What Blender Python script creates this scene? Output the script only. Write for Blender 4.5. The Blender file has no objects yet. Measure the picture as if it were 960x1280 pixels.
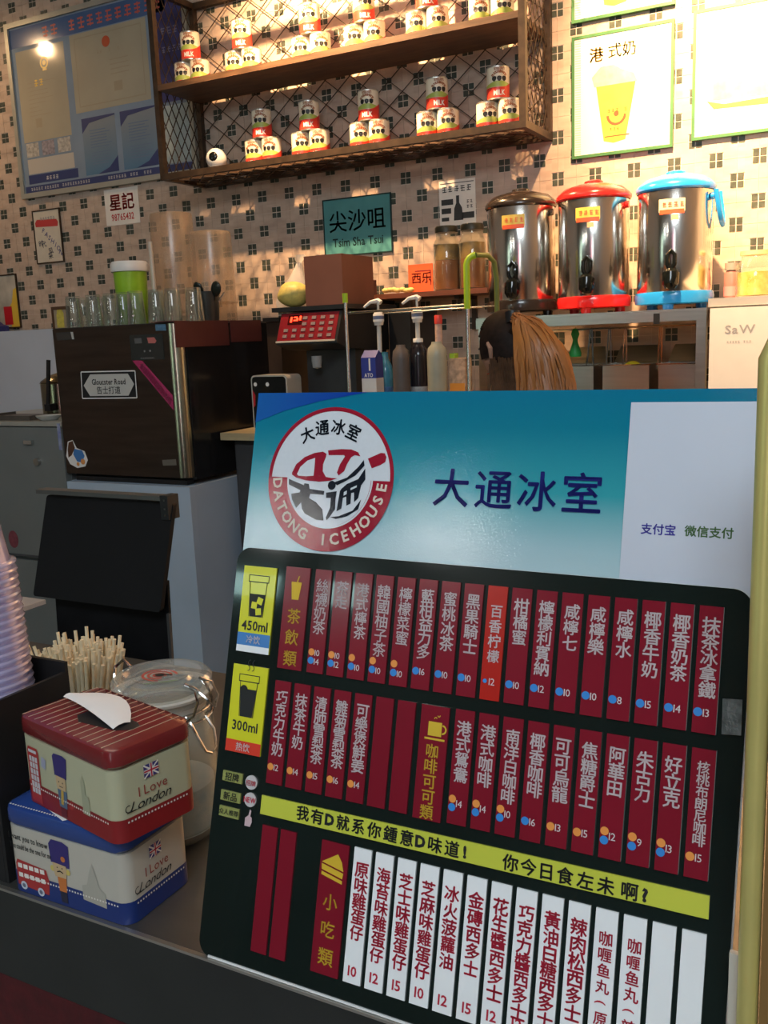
import bpy, bmesh, math, random
from mathutils import Matrix, Vector
random.seed(7)
sc = bpy.context.scene
COL = sc.collection
PI = math.pi

# ------------------------------------------------------------------ camera, world, lights
CAM = Vector((4.26578, -3.78945, 1.45))
FPX = 1170.0
YAW, PITCH, ROLL = 0.49343349, -0.18503847, -0.04029837
def cam_axes():
    cy, sy, cp, sp = math.cos(YAW), math.sin(YAW), math.cos(PITCH), math.sin(PITCH)
    F = Vector((-sy*cp, cy*cp, sp)); R = Vector((cy, sy, 0)); U = R.cross(F)
    ck, sk = math.cos(ROLL), math.sin(ROLL)
    return ck*R + sk*U, -sk*R + ck*U, F
RX, UX, FX = cam_axes()
cd = bpy.data.cameras.new('camera'); cam = bpy.data.objects.new('camera', cd); COL.objects.link(cam)
cd.sensor_fit = 'VERTICAL'; cd.sensor_height = 32.0; cd.lens = FPX/1280*32.0
cd.clip_start = 0.02; cd.clip_end = 60
cam.matrix_world = Matrix(((RX.x, UX.x, -FX.x, CAM.x), (RX.y, UX.y, -FX.y, CAM.y), (RX.z, UX.z, -FX.z, CAM.z), (0, 0, 0, 1)))
sc.camera = cam
sc.view_settings.view_transform = 'Standard'; sc.view_settings.look = 'None'
sc.view_settings.exposure = 0.0; sc.view_settings.gamma = 1.0; sc.view_settings.use_curve_mapping = False

w = bpy.data.worlds.new('world'); sc.world = w; w.use_nodes = True
w.node_tree.nodes['Background'].inputs[0].default_value = (0.62, 0.78, 1.0, 1)
w.node_tree.nodes['Background'].inputs[1].default_value = 0.09

def lamp(name, kind, loc, energy, color, size=.05, target=None, spot=None, blend=.5, size_y=None):
    l = bpy.data.lights.new(name, kind); l.energy = energy; l.color = color
    if kind == 'AREA':
        l.size = size
        if size_y: l.shape = 'RECTANGLE'; l.size_y = size_y
    else: l.shadow_soft_size = size
    if kind == 'SPOT': l.spot_size = spot; l.spot_blend = blend
    o = bpy.data.objects.new(name, l); COL.objects.link(o); o.location = loc
    if target: o.rotation_euler = (Vector(target)-Vector(loc)).to_track_quat('-Z', 'Y').to_euler()
    return o
WARM = (1.0, .60, .29)
SPOTS = [(-.42, -.78, 3.27, 30, (.1, 0, 2.0)), (2.02, -.80, 3.30, 520, (2.35, 0, 2.6)), (3.62, -1.15, 3.30, 1150, (4.1, 0, 2.35))]
for i, (x, y, z, e, t) in enumerate(SPOTS):
    lamp('spot_light', 'SPOT', (x, y, z), e, WARM, .028, t, math.radians((110, 120, 95)[i]), 1.0)
# added area lights without fixtures: cool walkway ambient, weak warm kitchen fill
lamp('walkway_fill_light', 'AREA', (4.5, -5.2, 3.4), 70, (.80, .92, 1.0), 1.6, (3.0, -2.0, 1.0), size_y=1.0)
lamp('kitchen_fill_light', 'AREA', (2.2, -2.2, 3.62), 8, (1.0, .86, .70), 1.2, (2.2, -2.0, 0), size_y=.6)

# ------------------------------------------------------------------ pixel helpers (real distances)
def ray(px, py): return RX*((px-480)/FPX) + UX*(-(py-640)/FPX) + FX
def atY(px, py, Y):
    d = ray(px, py); return CAM + d*((Y-CAM.y)/d.y)

# ------------------------------------------------------------------ materials
MATS = {}
def M(name, col=(.5, .5, .5), rough=.5, metal=0, spec=.5, trans=0, ior=1.45, alpha=1, emit=None, es=0, coat=0, var=0, scale=20, bump=0, stretch=None, var2=None, sheen=0):
    if name in MATS: return MATS[name]
    m = bpy.data.materials.new(name); m.use_nodes = True; MATS[name] = m
    nt = m.node_tree; b = nt.nodes['Principled BSDF']
    I = b.inputs
    I['Base Color'].default_value = (*col, 1); I['Roughness'].default_value = rough; I['Metallic'].default_value = metal
    I['Specular IOR Level'].default_value = spec; I['Transmission Weight'].default_value = trans; I['IOR'].default_value = ior
    I['Alpha'].default_value = alpha; I['Coat Weight'].default_value = coat
    if emit: I['Emission Color'].default_value = (*emit, 1); I['Emission Strength'].default_value = es
    tc = nt.nodes.new('ShaderNodeTexCoord'); mp = nt.nodes.new('ShaderNodeMapping')
    nt.links.new(tc.outputs['Object'], mp.inputs[0])
    if stretch: mp.inputs['Scale'].default_value = stretch
    if var or var2:
        n = nt.nodes.new('ShaderNodeTexNoise'); n.inputs['Scale'].default_value = scale; n.inputs['Detail'].default_value = 4
        nt.links.new(mp.outputs[0], n.inputs['Vector'])
        r = nt.nodes.new('ShaderNodeValToRGB'); r.color_ramp.elements[0].position = .3; r.color_ramp.elements[1].position = .7
        c2 = var2 if var2 else tuple(min(1, c*(1+var)) for c in col); c1 = col if var2 else tuple(c*(1-var) for c in col)
        r.color_ramp.elements[0].color = (*c1, 1); r.color_ramp.elements[1].color = (*c2, 1)
        nt.links.new(n.outputs[0], r.inputs[0]); nt.links.new(r.outputs[0], I['Base Color'])
    if bump:
        n2 = nt.nodes.new('ShaderNodeTexNoise'); n2.inputs['Scale'].default_value = scale*3; n2.inputs['Detail'].default_value = 3
        nt.links.new(mp.outputs[0], n2.inputs['Vector'])
        bp = nt.nodes.new('ShaderNodeBump'); bp.inputs['Strength'].default_value = bump; bp.inputs['Distance'].default_value = .002
        nt.links.new(n2.outputs[0], bp.inputs['Height']); nt.links.new(bp.outputs[0], I['Normal'])
    return m
def thin_glass(name, tint=(.85, .9, .9), rough=.02, mix=.25, diffuse=None):
    """thin clear wall: transparent + glossy by fresnel, with a little body"""
    if name in MATS: return MATS[name]
    m = bpy.data.materials.new(name); m.use_nodes = True; MATS[name] = m
    nt = m.node_tree; nt.nodes.clear(); N = nt.nodes.new
    out = N('ShaderNodeOutputMaterial'); tr = N('ShaderNodeBsdfTransparent'); gl = N('ShaderNodeBsdfGlossy'); df = N('ShaderNodeBsdfDiffuse'); tl = N('ShaderNodeBsdfTranslucent')
    lw = N('ShaderNodeLayerWeight'); lw.inputs[0].default_value = .35
    tr.inputs[0].default_value = (*tint, 1); gl.inputs[1].default_value = rough; gl.inputs[0].default_value = (1, 1, 1, 1)
    dcol = diffuse or tint
    df.inputs[0].default_value = (*dcol, 1); tl.inputs[0].default_value = (*dcol, 1)
    a = N('ShaderNodeAddShader'); b0 = N('ShaderNodeMixShader'); b0.inputs[0].default_value = .5
    nt.links.new(df.outputs[0], b0.inputs[1]); nt.links.new(tl.outputs[0], b0.inputs[2])
    b1 = N('ShaderNodeMixShader'); b1.inputs[0].default_value = mix
    nt.links.new(tr.outputs[0], b1.inputs[1]); nt.links.new(b0.outputs[0], b1.inputs[2])
    b2 = N('ShaderNodeMixShader'); mm = N('ShaderNodeMath'); mm.operation = 'MULTIPLY'; mm.inputs[1].default_value = .8
    nt.links.new(lw.outputs['Facing'], mm.inputs[0]); mp = N('ShaderNodeMath'); mp.operation = 'POWER'; mp.inputs[1].default_value = 2.0
    nt.links.new(mm.outputs[0], mp.inputs[0]); ad = N('ShaderNodeMath'); ad.operation = 'ADD'; ad.inputs[1].default_value = .04
    nt.links.new(mp.outputs[0], ad.inputs[0]); nt.links.new(ad.outputs[0], b2.inputs[0])
    nt.links.new(b1.outputs[0], b2.inputs[1]); nt.links.new(gl.outputs[0], b2.inputs[2]); nt.links.new(b2.outputs[0], out.inputs[0])
    return m
def gradient_mat(name, stops, axis=2, rough=.25, lo=0, hi=1, bump=0):
    m = bpy.data.materials.new(name); m.use_nodes = True; MATS[name] = m
    nt = m.node_tree; b = nt.nodes['Principled BSDF']; N = nt.nodes.new
    tc = N('ShaderNodeTexCoord'); sp = N('ShaderNodeSeparateXYZ'); mr = N('ShaderNodeMapRange'); r = N('ShaderNodeValToRGB')
    nt.links.new(tc.outputs['Object'], sp.inputs[0]); nt.links.new(sp.outputs[axis], mr.inputs[0])
    mr.inputs[1].default_value = lo; mr.inputs[2].default_value = hi
    nt.links.new(mr.outputs[0], r.inputs[0]); nt.links.new(r.outputs[0], b.inputs['Base Color'])
    while len(r.color_ramp.elements) < len(stops): r.color_ramp.elements.new(.5)
    for e, (p, c) in zip(r.color_ramp.elements, stops): e.position = p; e.color = (*c, 1)
    b.inputs['Roughness'].default_value = rough
    if bump:
        n2 = N('ShaderNodeTexNoise'); n2.inputs['Scale'].default_value = 900; n2.inputs['Detail'].default_value = 2
        nt.links.new(tc.outputs['Object'], n2.inputs['Vector'])
        bp = N('ShaderNodeBump'); bp.inputs['Strength'].default_value = bump; bp.inputs['Distance'].default_value = .0006
        nt.links.new(n2.outputs[0], bp.inputs['Height']); nt.links.new(bp.outputs[0], b.inputs['Normal'])
    return m

BLACK = M('black_print', (.012, .013, .015), .4)
WHITE = M('white_print', (.82, .82, .80), .5)
RED = M('red_print', (.55, .02, .03), .4)
YELLOW = M('yellow_print', (.85, .70, .03), .45)
CHROME = M('chrome', (.72, .72, .70), .12, 1, var=.05, scale=30)
STEEL = M('brushed_steel', (.50, .49, .46), .28, 1, var=.08, scale=8, bump=.06, stretch=(1, 1, 12))
BROWNWOOD = M('dark_wood', (.10, .055, .03), .5, var=.35, scale=9, bump=.2, stretch=(1, 6, 6))
IRON = M('dark_iron', (.055, .035, .022), .5, .3, var=.3, scale=30)
BLKPL = M('black_plastic', (.012, .012, .013), .35, var=.2, scale=30)
BLKGL = M('black_gloss', (.006, .008, .008), .08, var=.15, scale=10)
WHTPL = M('white_plastic', (.78, .78, .75), .35, var=.04, scale=20)

# ------------------------------------------------------------------ mesh building
class MB:
    def __init__(s): s.v = []; s.f = []
    def add(s, vs, fs):
        n = len(s.v); s.v += [tuple(p) for p in vs]; s.f += [tuple(i+n for i in f) for f in fs]; return s
    def box(s, x0, x1, y0, y1, z0, z1):
        if x0 > x1: x0, x1 = x1, x0
        if y0 > y1: y0, y1 = y1, y0
        if z0 > z1: z0, z1 = z1, z0
        return s.add([(x0,y0,z0),(x1,y0,z0),(x1,y1,z0),(x0,y1,z0),(x0,y0,z1),(x1,y0,z1),(x1,y1,z1),(x0,y1,z1)],
                     [(0,3,2,1),(4,5,6,7),(0,1,5,4),(1,2,6,5),(2,3,7,6),(3,0,4,7)])
    def bar(s, a, b, w, h=None, up=(0, 0, 1)):
        a = Vector(a); b = Vector(b); d = (b-a).normalized(); up = Vector(up)
        if abs(d.dot(up)) > .95: up = Vector((0, 1, 0))
        r = d.cross(up).normalized()*w/2; u = r.cross(d).normalized()*(h or w)/2
        P = [a-r-u, a+r-u, a+r+u, a-r+u, b-r-u, b+r-u, b+r+u, b-r+u]
        return s.add(P, [(0,1,2,3),(7,6,5,4),(0,4,5,1),(1,5,6,2),(2,6,7,3),(3,7,4,0)])
    def tube(s, pts, r, n=8, cap=True):
        pts = [Vector(p) for p in pts]; rings = []
        rr = r if isinstance(r, (list, tuple)) else [r]*len(pts)
        up = Vector((.13, .27, .95)).normalized(); prev = None
        for i, p in enumerate(pts):
            d = (pts[min(i+1, len(pts)-1)]-pts[max(i-1, 0)]).normalized()
            if prev is None:
                a = d.cross(up)
                if a.length < .05: a = d.cross(Vector((1, 0, 0)))
                a.normalize()
            else:
                a = (prev - d*prev.dot(d)).normalized()
            prev = a; b = d.cross(a)
            rings.append([p + (a*math.cos(2*PI*k/n)+b*math.sin(2*PI*k/n))*rr[i] for k in range(n)])
        vs = [q for R in rings for q in R]; fs = []
        for i in range(len(pts)-1):
            for k in range(n): fs.append((i*n+k, i*n+(k+1) % n, (i+1)*n+(k+1) % n, (i+1)*n+k))
        if cap: fs.append(tuple(range(n-1, -1, -1))); fs.append(tuple((len(pts)-1)*n+k for k in range(n)))
        return s.add(vs, fs)
    def lathe(s, prof, c=(0, 0, 0), n=32, cap=True, sx=1, sy=1):
        vs = []; fs = []
        for r, z in prof:
            for k in range(n): vs.append((c[0]+r*sx*math.cos(2*PI*k/n), c[1]+r*sy*math.sin(2*PI*k/n), c[2]+z))
        for i in range(len(prof)-1):
            for k in range(n): fs.append((i*n+k, i*n+(k+1) % n, (i+1)*n+(k+1) % n, (i+1)*n+k))
        if cap:
            if prof[0][0] > 1e-5: fs.append(tuple(range(n-1, -1, -1)))
            if prof[-1][0] > 1e-5: fs.append(tuple((len(prof)-1)*n+k for k in range(n)))
        return s.add(vs, fs)
    def poly(s, pts, y, t=0.0004):
        """polygon in XZ facing -Y, front at y, thickness t back"""
        n = len(pts); A = sum(pts[i][0]*pts[(i+1) % n][1]-pts[(i+1) % n][0]*pts[i][1] for i in range(n))
        if A < 0: pts = pts[::-1]
        vs = [(p[0], y, p[1]) for p in pts]; fs = [tuple(range(n))]
        if t:
            vs += [(p[0], y+t, p[1]) for p in pts]
            fs += [((i+1) % n, i, n+i, n+(i+1) % n) for i in range(n)]
        return s.add(vs, fs)
    def rect(s, x0, x1, z0, z1, y, t=.0004): return s.poly([(x0, z0), (x1, z0), (x1, z1), (x0, z1)], y, t)
    def disc(s, x, z, r, y, t=.0004, n=24, sz=1): return s.poly([(x+r*math.cos(2*PI*k/n), z+r*sz*math.sin(2*PI*k/n)) for k in range(n)], y, t)
    def ring(s, x, z, r0, r1, y, a0=0, a1=360, n=40):
        pts = []
        for k in range(n+1):
            a = math.radians(a0+(a1-a0)*k/n); pts.append((x+r1*math.cos(a), z+r1*math.sin(a), x+r0*math.cos(a), z+r0*math.sin(a)))
        for i in range(n):
            p, q = pts[i], pts[i+1]; s.add([(p[0], y, p[1]), (q[0], y, q[1]), (q[2], y, q[3]), (p[2], y, p[3])], [(0, 1, 2, 3)])
        return s
    def xf(s, m):
        s.v = [tuple(m @ Vector(p)) for p in s.v]; return s
    def map(s, fn): s.v = [tuple(fn(*p)) for p in s.v]; return s
    def merge(s, o): return s.add(o.v, o.f)
def rounded_rect(x0, x1, z0, z1, r, n=5, corners=(1, 1, 1, 1)):
    pts = []
    for (cx, cz, a0, on) in ((x1-r, z0+r, -90, corners[0]), (x1-r, z1-r, 0, corners[1]), (x0+r, z1-r, 90, corners[2]), (x0+r, z0+r, 180, corners[3])):
        if on:
            for k in range(n+1):
                a = math.radians(a0+90*k/n); pts.append((cx+r*math.cos(a), cz+r*math.sin(a)))
        else:
            pts.append((cx+(r if a0 in (-90, 0) else -r), cz+(r if a0 in (0, 90) else -r)))
    return pts
def prism(pts, z0, z1, bev=0):
    """footprint pts in XY extruded z0..z1, optional top/bottom bevel inset"""
    m = MB(); n = len(pts)
    cx = sum(p[0] for p in pts)/n; cy = sum(p[1] for p in pts)/n
    def lay(k, z): return [(cx+(p[0]-cx)*k, cy+(p[1]-cy)*k, z) for p in pts]
    L = [lay(1, z0), lay(1, z1)]
    if bev:
        ext = max(abs(p[0]-cx) for p in pts); k = 1-bev/ext
        L = [lay(k, z0), lay(1, z0+bev), lay(1, z1-bev), lay(1-.3*bev/ext, z1-.3*bev), lay(k, z1)]
    vs = [q for l in L for q in l]; fs = []
    for i in range(len(L)-1):
        for k in range(n): fs.append((i*n+k, i*n+(k+1) % n, (i+1)*n+(k+1) % n, (i+1)*n+k))
    fs.append(tuple(range(n-1, -1, -1))); fs.append(tuple((len(L)-1)*n+k for k in range(n)))
    m.add(vs, fs); return m

W = {}
def _mesh(name, mb, mat, smooth=False):
    me = bpy.data.meshes.new(name); me.from_pydata(mb.v, [], mb.f)
    me.materials.append(mat)
    if smooth:
        for p in me.polygons: p.use_smooth = True
        try: me.set_sharp_from_angle(angle=math.radians(38))
        except Exception: pass
    me.update(); return me
def part(name, mb, mat, parent=None, smooth=False, label=None, local=False, stuff=False):
    if parent is not None and not local: 
        mi = W[parent].inverted(); mb = MB().add([tuple(mi @ Vector(p)) for p in mb.v], mb.f)
    o = bpy.data.objects.new(name, _mesh(name, mb, mat, smooth)); COL.objects.link(o)
    if parent is not None: o.parent = parent; W[o] = W[parent]
    else: W[o] = Matrix()
    if label: o['label'] = label
    if stuff: o['kind'] = 'stuff'
    return o
def thing(name, label, cat, loc=(0, 0, 0), rot=(0, 0, 0), group=None):
    o = bpy.data.objects.new(name, None); COL.objects.link(o); o.empty_display_size = .05
    from mathutils import Euler
    o.location = loc; o.rotation_euler = rot
    W[o] = Matrix.Translation(Vector(loc)) @ Euler(rot).to_matrix().to_4x4()
    o['label'] = label; o['category'] = cat
    if group: o['group'] = group
    return o
def solo(name, mb, mat, label, cat, group=None, smooth=False, base=None):
    """a thing that is one mesh; its origin moved to its base"""
    if base is None:
        xs = [p[0] for p in mb.v]; ys = [p[1] for p in mb.v]; zs = [p[2] for p in mb.v]
        base = ((min(xs)+max(xs))/2, (min(ys)+max(ys))/2, min(zs))
    mb = MB().add([(p[0]-base[0], p[1]-base[1], p[2]-base[2]) for p in mb.v], mb.f)
    o = part(name, mb, mat, None, smooth); o.location = base; W[o] = Matrix.Translation(Vector(base))
    o['label'] = label; o['category'] = cat
    if group: o['group'] = group
    return o
def struct(name, mb, mat, parent=None):
    o = part(name, mb, mat, parent)
    if parent is None: o['kind'] = 'structure'
    return o
def kids(o): return [c for c in COL.objects if c.parent == o]
def dup(root, loc, rot=None, label=None, group=None, tree=None):
    r = root.copy(); COL.objects.link(r); r.location = loc
    if rot is not None: r.rotation_euler = rot
    if label: r['label'] = label
    if group: r['group'] = group
    for c, gs in (tree or [(c, kids(c)) for c in kids(root)]):
        cc = c.copy(); COL.objects.link(cc); cc.parent = r
        for g in gs:
            gg = g.copy(); COL.objects.link(gg); gg.parent = cc
    return r
def subtree(root): return [(c, kids(c)) for c in kids(root)]

# text: flat glyph meshes in XZ facing -Y
GL = {}
def glyph(ch, off=0.0):
    k = (ch, off)
    if k in GL: return GL[k]
    c = bpy.data.curves.new('glyph', 'FONT'); c.body = ch; c.offset = off; c.resolution_u = 2
    o = bpy.data.objects.new('glyph', c); me = bpy.data.meshes.new_from_object(o)
    vs = [(v.co.x, v.co.y) for v in me.vertices]; fs = [tuple(p.vertices) for p in me.polygons]
    bpy.data.objects.remove(o); bpy.data.meshes.remove(me); bpy.data.curves.remove(c)
    GL[k] = (vs, fs); return GL[k]
def put(mb, ch, cx, cz, size, y, rot=0, off=.012, sx=1, slant=0):
    """glyph centred on (cx, cz), em = size"""
    if ch == ' ': return mb
    if ord(ch) > 0x2000 and off > .004:
        for ox, oz in ((-off, 0), (off, 0), (0, off), (0, -off)): put(mb, ch, cx+ox*size*.8, cz+oz*size*.8, size, y, rot, 0, sx, slant)
        return mb
    vs, fs = glyph(ch, off if ord(ch) < 0x2000 else 0)
    if not vs: return mb
    if ord(ch) > 0x2000: mx, my = .5, .38
    else:
        xs = [p[0] for p in vs]; mx = (min(xs)+max(xs))/2; my = .36
    ca, sa = math.cos(rot), math.sin(rot)
    P = []
    for (x, z) in vs:
        x = (x-mx)*size*sx; z = (z-my)*size; x += slant*z
        P.append((cx+x*ca-z*sa, y, cz+x*sa+z*ca))
    return mb.add(P, fs)
def word(mb, s, x0, z, size, y, off=.008, sx=1, slant=0, rot=0, gap=.04, center=False):
    adv = []; 
    for ch in s:
        if ch == ' ': adv.append(.28); continue
        vs, _ = glyph(ch, off); xs = [p[0] for p in vs]
        adv.append(1.0 if ord(ch) > 0x2000 else (max(xs)-min(xs))+gap+.03)
    tot = sum(adv)*size*sx; cur = -tot/2 if center else 0
    ca, sa = math.cos(rot), math.sin(rot)
    for ch, a in zip(s, adv):
        m = cur+a*size*sx/2
        put(mb, ch, x0+m*ca, z+m*sa, size, y, rot, off, sx, slant); cur += a*size*sx
    return mb
def vert(mb, s, cx, ztop, pitch, size, y, off=.014, jit=.03, sx=1):
    for i, ch in enumerate(s):
        r = random.uniform(-jit, jit)
        if ch == '(': put(mb, '(', cx, ztop-(i+.5)*pitch, size*.8, y, -PI/2, off); continue
        put(mb, ch, cx+random.uniform(-.02, .02)*size, ztop-(i+.5)*pitch, size*random.uniform(.96, 1.04), y, r, off, sx)
    return mb

# ------------------------------------------------------------------ room shell
XL, XR, YF, CEIL = -1.3, 5.3, -6.4, 3.7
struct('floor', MB().box(XL-.1, XR+.1, -10, .12, -.06, 0), M('floor_tiles', (.30, .29, .28), .35, var=.15, scale=3))
struct('ceiling', MB().box(XL-.1, XR+.1, YF, .12, CEIL, CEIL+.06), M('ceiling_paint', (.35, .32, .29), .8, var=.05, scale=4))
struct('wall_left', MB().box(XL-.1, XL, YF, .12, 0, CEIL), M('side_wall_paint', (.42, .38, .34), .7, var=.06, scale=4))
struct('wall_right', MB().box(XR, XR+.1, YF, .12, 0, CEIL), M('right_wall_paint', (.45, .42, .39), .7, var=.06, scale=4))
wall = struct('wall_back', MB().box(XL-.1, XR+.1, 0, .12, 0, CEIL), M('grout', (.66, .56, .47), .8, var=.08, scale=30))
fw = MB(); fw.box(XL-.1, -.2, YF-.12, YF, 0, CEIL); fw.box(1.6, 1.8, YF-.12, YF, 0, CEIL); fw.box(3.2, 3.32, YF-.12, YF, 0, CEIL); fw.box(5.0, XR+.1, YF-.12, YF, 0, CEIL); fw.box(XL-.1, XR+.1, YF-.12, YF, 2.75, CEIL)
struct('wall_front', fw, M('shopfront_paint', (.10, .09, .09), .5, var=.1, scale=4))

# tiled back wall: square tiles with two opposite corners cut out round a 2x2 mosaic
TX, TZ, ROW0 = .075, .07799, 2.11571
UXs, UZs = TX/3, TZ/3
g = .0006
def tile_mesh(kind):
    x0, x1, z0, z1 = g, TX-g, -TZ+g, -g
    a, b = UXs, UZs
    if kind == 0:   # clusters on top-left and bottom-right corners
        pts = [(x0, z0), (x1-a, z0), (x1-a, z0+b), (x1, z0+b), (x1, z1), (x0+a, z1), (x0+a, z1-b), (x0, z1-b)]
    else:           # top-right and bottom-left
        pts = [(x0+a, z0), (x1, z0), (x1, z1-b), (x1-a, z1-b), (x1-a, z1), (x0, z1), (x0, z0+b), (x0+a, z0+b)]
    return MB().poly(pts, -.0022, .0022)
def tile_mat():
    m = M('wall_tile', (.60, .47, .39), .35); nt = m.node_tree; N = nt.nodes.new; b = nt.nodes['Principled BSDF']
    ge = N('ShaderNodeNewGeometry'); sn = N('ShaderNodeVectorMath'); sn.operation = 'SNAP'
    sn.inputs[1].default_value = (.025, 1, .025); nt.links.new(ge.outputs['Position'], sn.inputs[0])
    wn = N('ShaderNodeTexWhiteNoise'); nt.links.new(sn.outputs[0], wn.inputs[0])
    no = N('ShaderNodeTexNoise'); no.inputs['Scale'].default_value = 9; mp = N('ShaderNodeMapping'); mp.inputs['Scale'].default_value = (1, 1, 3)
    nt.links.new(ge.outputs['Position'], mp.inputs[0]); nt.links.new(mp.outputs[0], no.inputs[0])
    mx = N('ShaderNodeMath'); mx.operation = 'MULTIPLY_ADD'; mx.inputs[1].default_value = .18
    nt.links.new(wn.outputs[0], mx.inputs[0]); nt.links.new(no.outputs[0], mx.inputs[2])
    r = N('ShaderNodeValToRGB'); r.color_ramp.elements[0].color = (.42, .315, .25, 1); r.color_ramp.elements[0].position = .3
    r.color_ramp.elements[1].color = (.58, .46, .37, 1); r.color_ramp.elements[1].position = .85
    nt.links.new(mx.outputs[0], r.inputs[0]); nt.links.new(r.outputs[0], b.inputs['Base Color']); return m
TM = tile_mat()
MOS = M('dark_mosaic', (.060, .070, .055), .3, var=.35, scale=40)
t_mesh = [_mesh('tile', tile_mesh(k), TM) for k in (0, 1)]
def project(p):
    d = Vector(p)-CAM; z = d.dot(FX); return 480+FPX*d.dot(RX)/z, 640-FPX*d.dot(UX)/z, z
cells = []
for i in range(-14, 66):
    for j in range(-19, 15):
        kind = (i+j) % 2
        x, z = i*TX, ROW0-j*TZ
        px, py, dep = project((x+TX/2, 0, z-TZ/2))
        vis = -10 < px < 970 and -10 < py < 480 and not (195 < px < 690 and py < 215-.155*(px-205)) and not (20 < px < 250 and py < 250-.17*(px-20)) \
            and not (605 < px < 890 and 250 < py < 480) and not (716 < px < 843 and py < 180) and not (868 < px and py < 165) and not (886 < px and py > 375) and not (px < 340 and py > 410)
        cells.append((0 if vis else 1, dep, i, j, kind))
cells.sort()
field = MB()
for n, (v, dep, i, j, kind) in enumerate(cells):
    x, z = i*TX, ROW0-j*TZ
    if n < 298 and v == 0:
        o = bpy.data.objects.new('tile', t_mesh[kind]); COL.objects.link(o); o.parent = wall; o.location = (x, 0, z)
    else:
        tm = tile_mesh(kind); field.add([(a+x, b, c+z) for a, b, c in tm.v], tm.f)
part('tile_field', field, TM, wall, stuff=True)
mos = MB()
for i in range(-14, 67):
    for j in range(-19, 16):
        if (i+j) % 2: continue
        for a in (0, 1):
            for b in (0, 1):
                x = i*TX-UXs*(1-a); z = ROW0-j*TZ-UZs*(1-b)
                gm = .0019
                mos.rect(x+gm, x+UXs-gm, z+gm, z+UZs-gm, -.0018-.0006*random.random(), .0018)
part('mosaic_squares', mos, MOS, wall, stuff=True)

# ------------------------------------------------------------------ pictures and signs on the back wall
def framed(name, label, cat, x0, x1, z0, z1, fmat, pmat, fw=.008, depth=.012):
    t = thing(name, label, cat, ((x0+x1)/2, -.0026, z0))
    f = MB(); y0, y1 = -depth, -.0026
    f.box(x0, x1, y0, y1, z1-fw, z1); f.box(x0, x1, y0, y1, z0, z0+fw); f.box(x0, x0+fw, y0, y1, z0+fw, z1-fw); f.box(x1-fw, x1, y0, y1, z0+fw, z1-fw)
    part('frame', f, fmat, t)
    part('print', MB().box(x0+fw, x1-fw, -depth+.003, -.0026, z0+fw, z1-fw), pmat, t)
    return t, -depth+.003
def smudges(mb, x0, x1, z, h, y, n=None, fill=.7, seed=0):
    """row of small unreadable characters: little stroke blocks"""
    r = random.Random(seed); w_ = h*.95; x = x0
    while x < x1-w_*.5:
        if r.random() < fill+.2:
            for k in range(3):
                zz = z+h*(.15+.33*k)+r.uniform(-.05, .05)*h; mb.rect(x+w_*r.uniform(.05, .2), x+w_*r.uniform(.7, .9), zz-h*.07, zz+h*.07, y, 0)
            xx = x+w_*r.uniform(.3, .6); mb.rect(xx-h*.06, xx+h*.06, z+h*.05, z+h*.95, y-.0001, 0)
        x += w_*1.12
    return mb

# large notice board
wb = thing('notice_board', 'large white-framed notice board with licences and blue posters, left on the tiled wall', 'notice board', (.7, -.0026, 2.25))
f = MB(); X0, X1, Z0, Z1 = .10, 1.30, 2.255, 3.128
yb = -.014
for a in ((X0, X1, Z1-.025, Z1), (X0, X1, Z0, Z0+.025), (X0, X0+.025, Z0+.025, Z1-.025), (X1-.025, X1, Z0+.025, Z1-.025)): f.box(a[0], a[1], -.026, -.0026, a[2], a[3])
part('frame', f, M('board_frame', (.40, .40, .35), .35, .3, var=.05), wb)
part('backing', MB().box(X0+.025, X1-.025, yb, -.0026, Z0+.025, Z1-.025), M('board_face', (.24, .31, .40), .06, var=.15, scale=3, coat=.5), wb)
y = yb-.0006
part('header_strip', MB().rect(X0+.025, X1-.13, 3.005, 3.095, y), M('board_blue', (.07, .13, .28), .15, var=.2, scale=4), wb)
part('lettering', smudges(MB(), .36, 1.14, 3.02, .058, y-.0006, seed=1), M('faded_red', (.50, .10, .08), .4), wb)
CREAM = M('licence_paper', (.43, .39, .29), .10, var=.06, scale=5, coat=.6)
def doc(x0, x1, z0, z1, mat, name='licence', y=y): return part(name, MB().rect(x0, x1, z0, z1, y, .0015), mat, wb)
d1 = doc(.155, .50, 2.535, 2.985, CREAM)
d2 = doc(.545, 1.045, 2.63, 3.0, CREAM)
FBR = M('faint_brown', (.34, .29, .20), .5); GOLD = M('gold_print', (.75, .50, .06), .3)
yy = y-.0008
b = MB()
for (x0, x1, z0, z1) in ((.575, 1.015, 2.655, 2.66), (.575, 1.015, 2.975, 2.98), (.575, .58, 2.66, 2.975), (1.01, 1.015, 2.66, 2.975)): b.rect(x0, x1, z0, z1, yy, 0)
for k in range(4): b.rect(.80, .92, 2.845-.022*k, 2.849-.022*k, yy, 0)
for k in range(9): b.rect(.22, .22+.05+.15*random.random(), 2.82-.02*k, 2.8225-.02*k, yy, 0)
b.rect(.815, .87, 2.70, 2.745, yy, 0); b.rect(.255, .30, 2.60, 2.645, yy, 0)
smudges(b, .72, .96, 2.885, .018, yy, seed=3, fill=.3)
part('faint_lines', b, FBR, wb)
part('emblem', MB().disc(.785, 2.935, .026, yy), M('emblem_red', (.45, .06, .02), .3), wb)
g_ = MB(); g_.ring(.355, 2.905, .020, .029, yy); g_.disc(.355, 2.905, .012, yy); g_.rect(.34, .37, 2.868, 2.876, yy)
smudges(g_, .27, .36, 2.80, .035, yy, seed=4, fill=.8)
part('emblem', g_, GOLD, wb)
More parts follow.
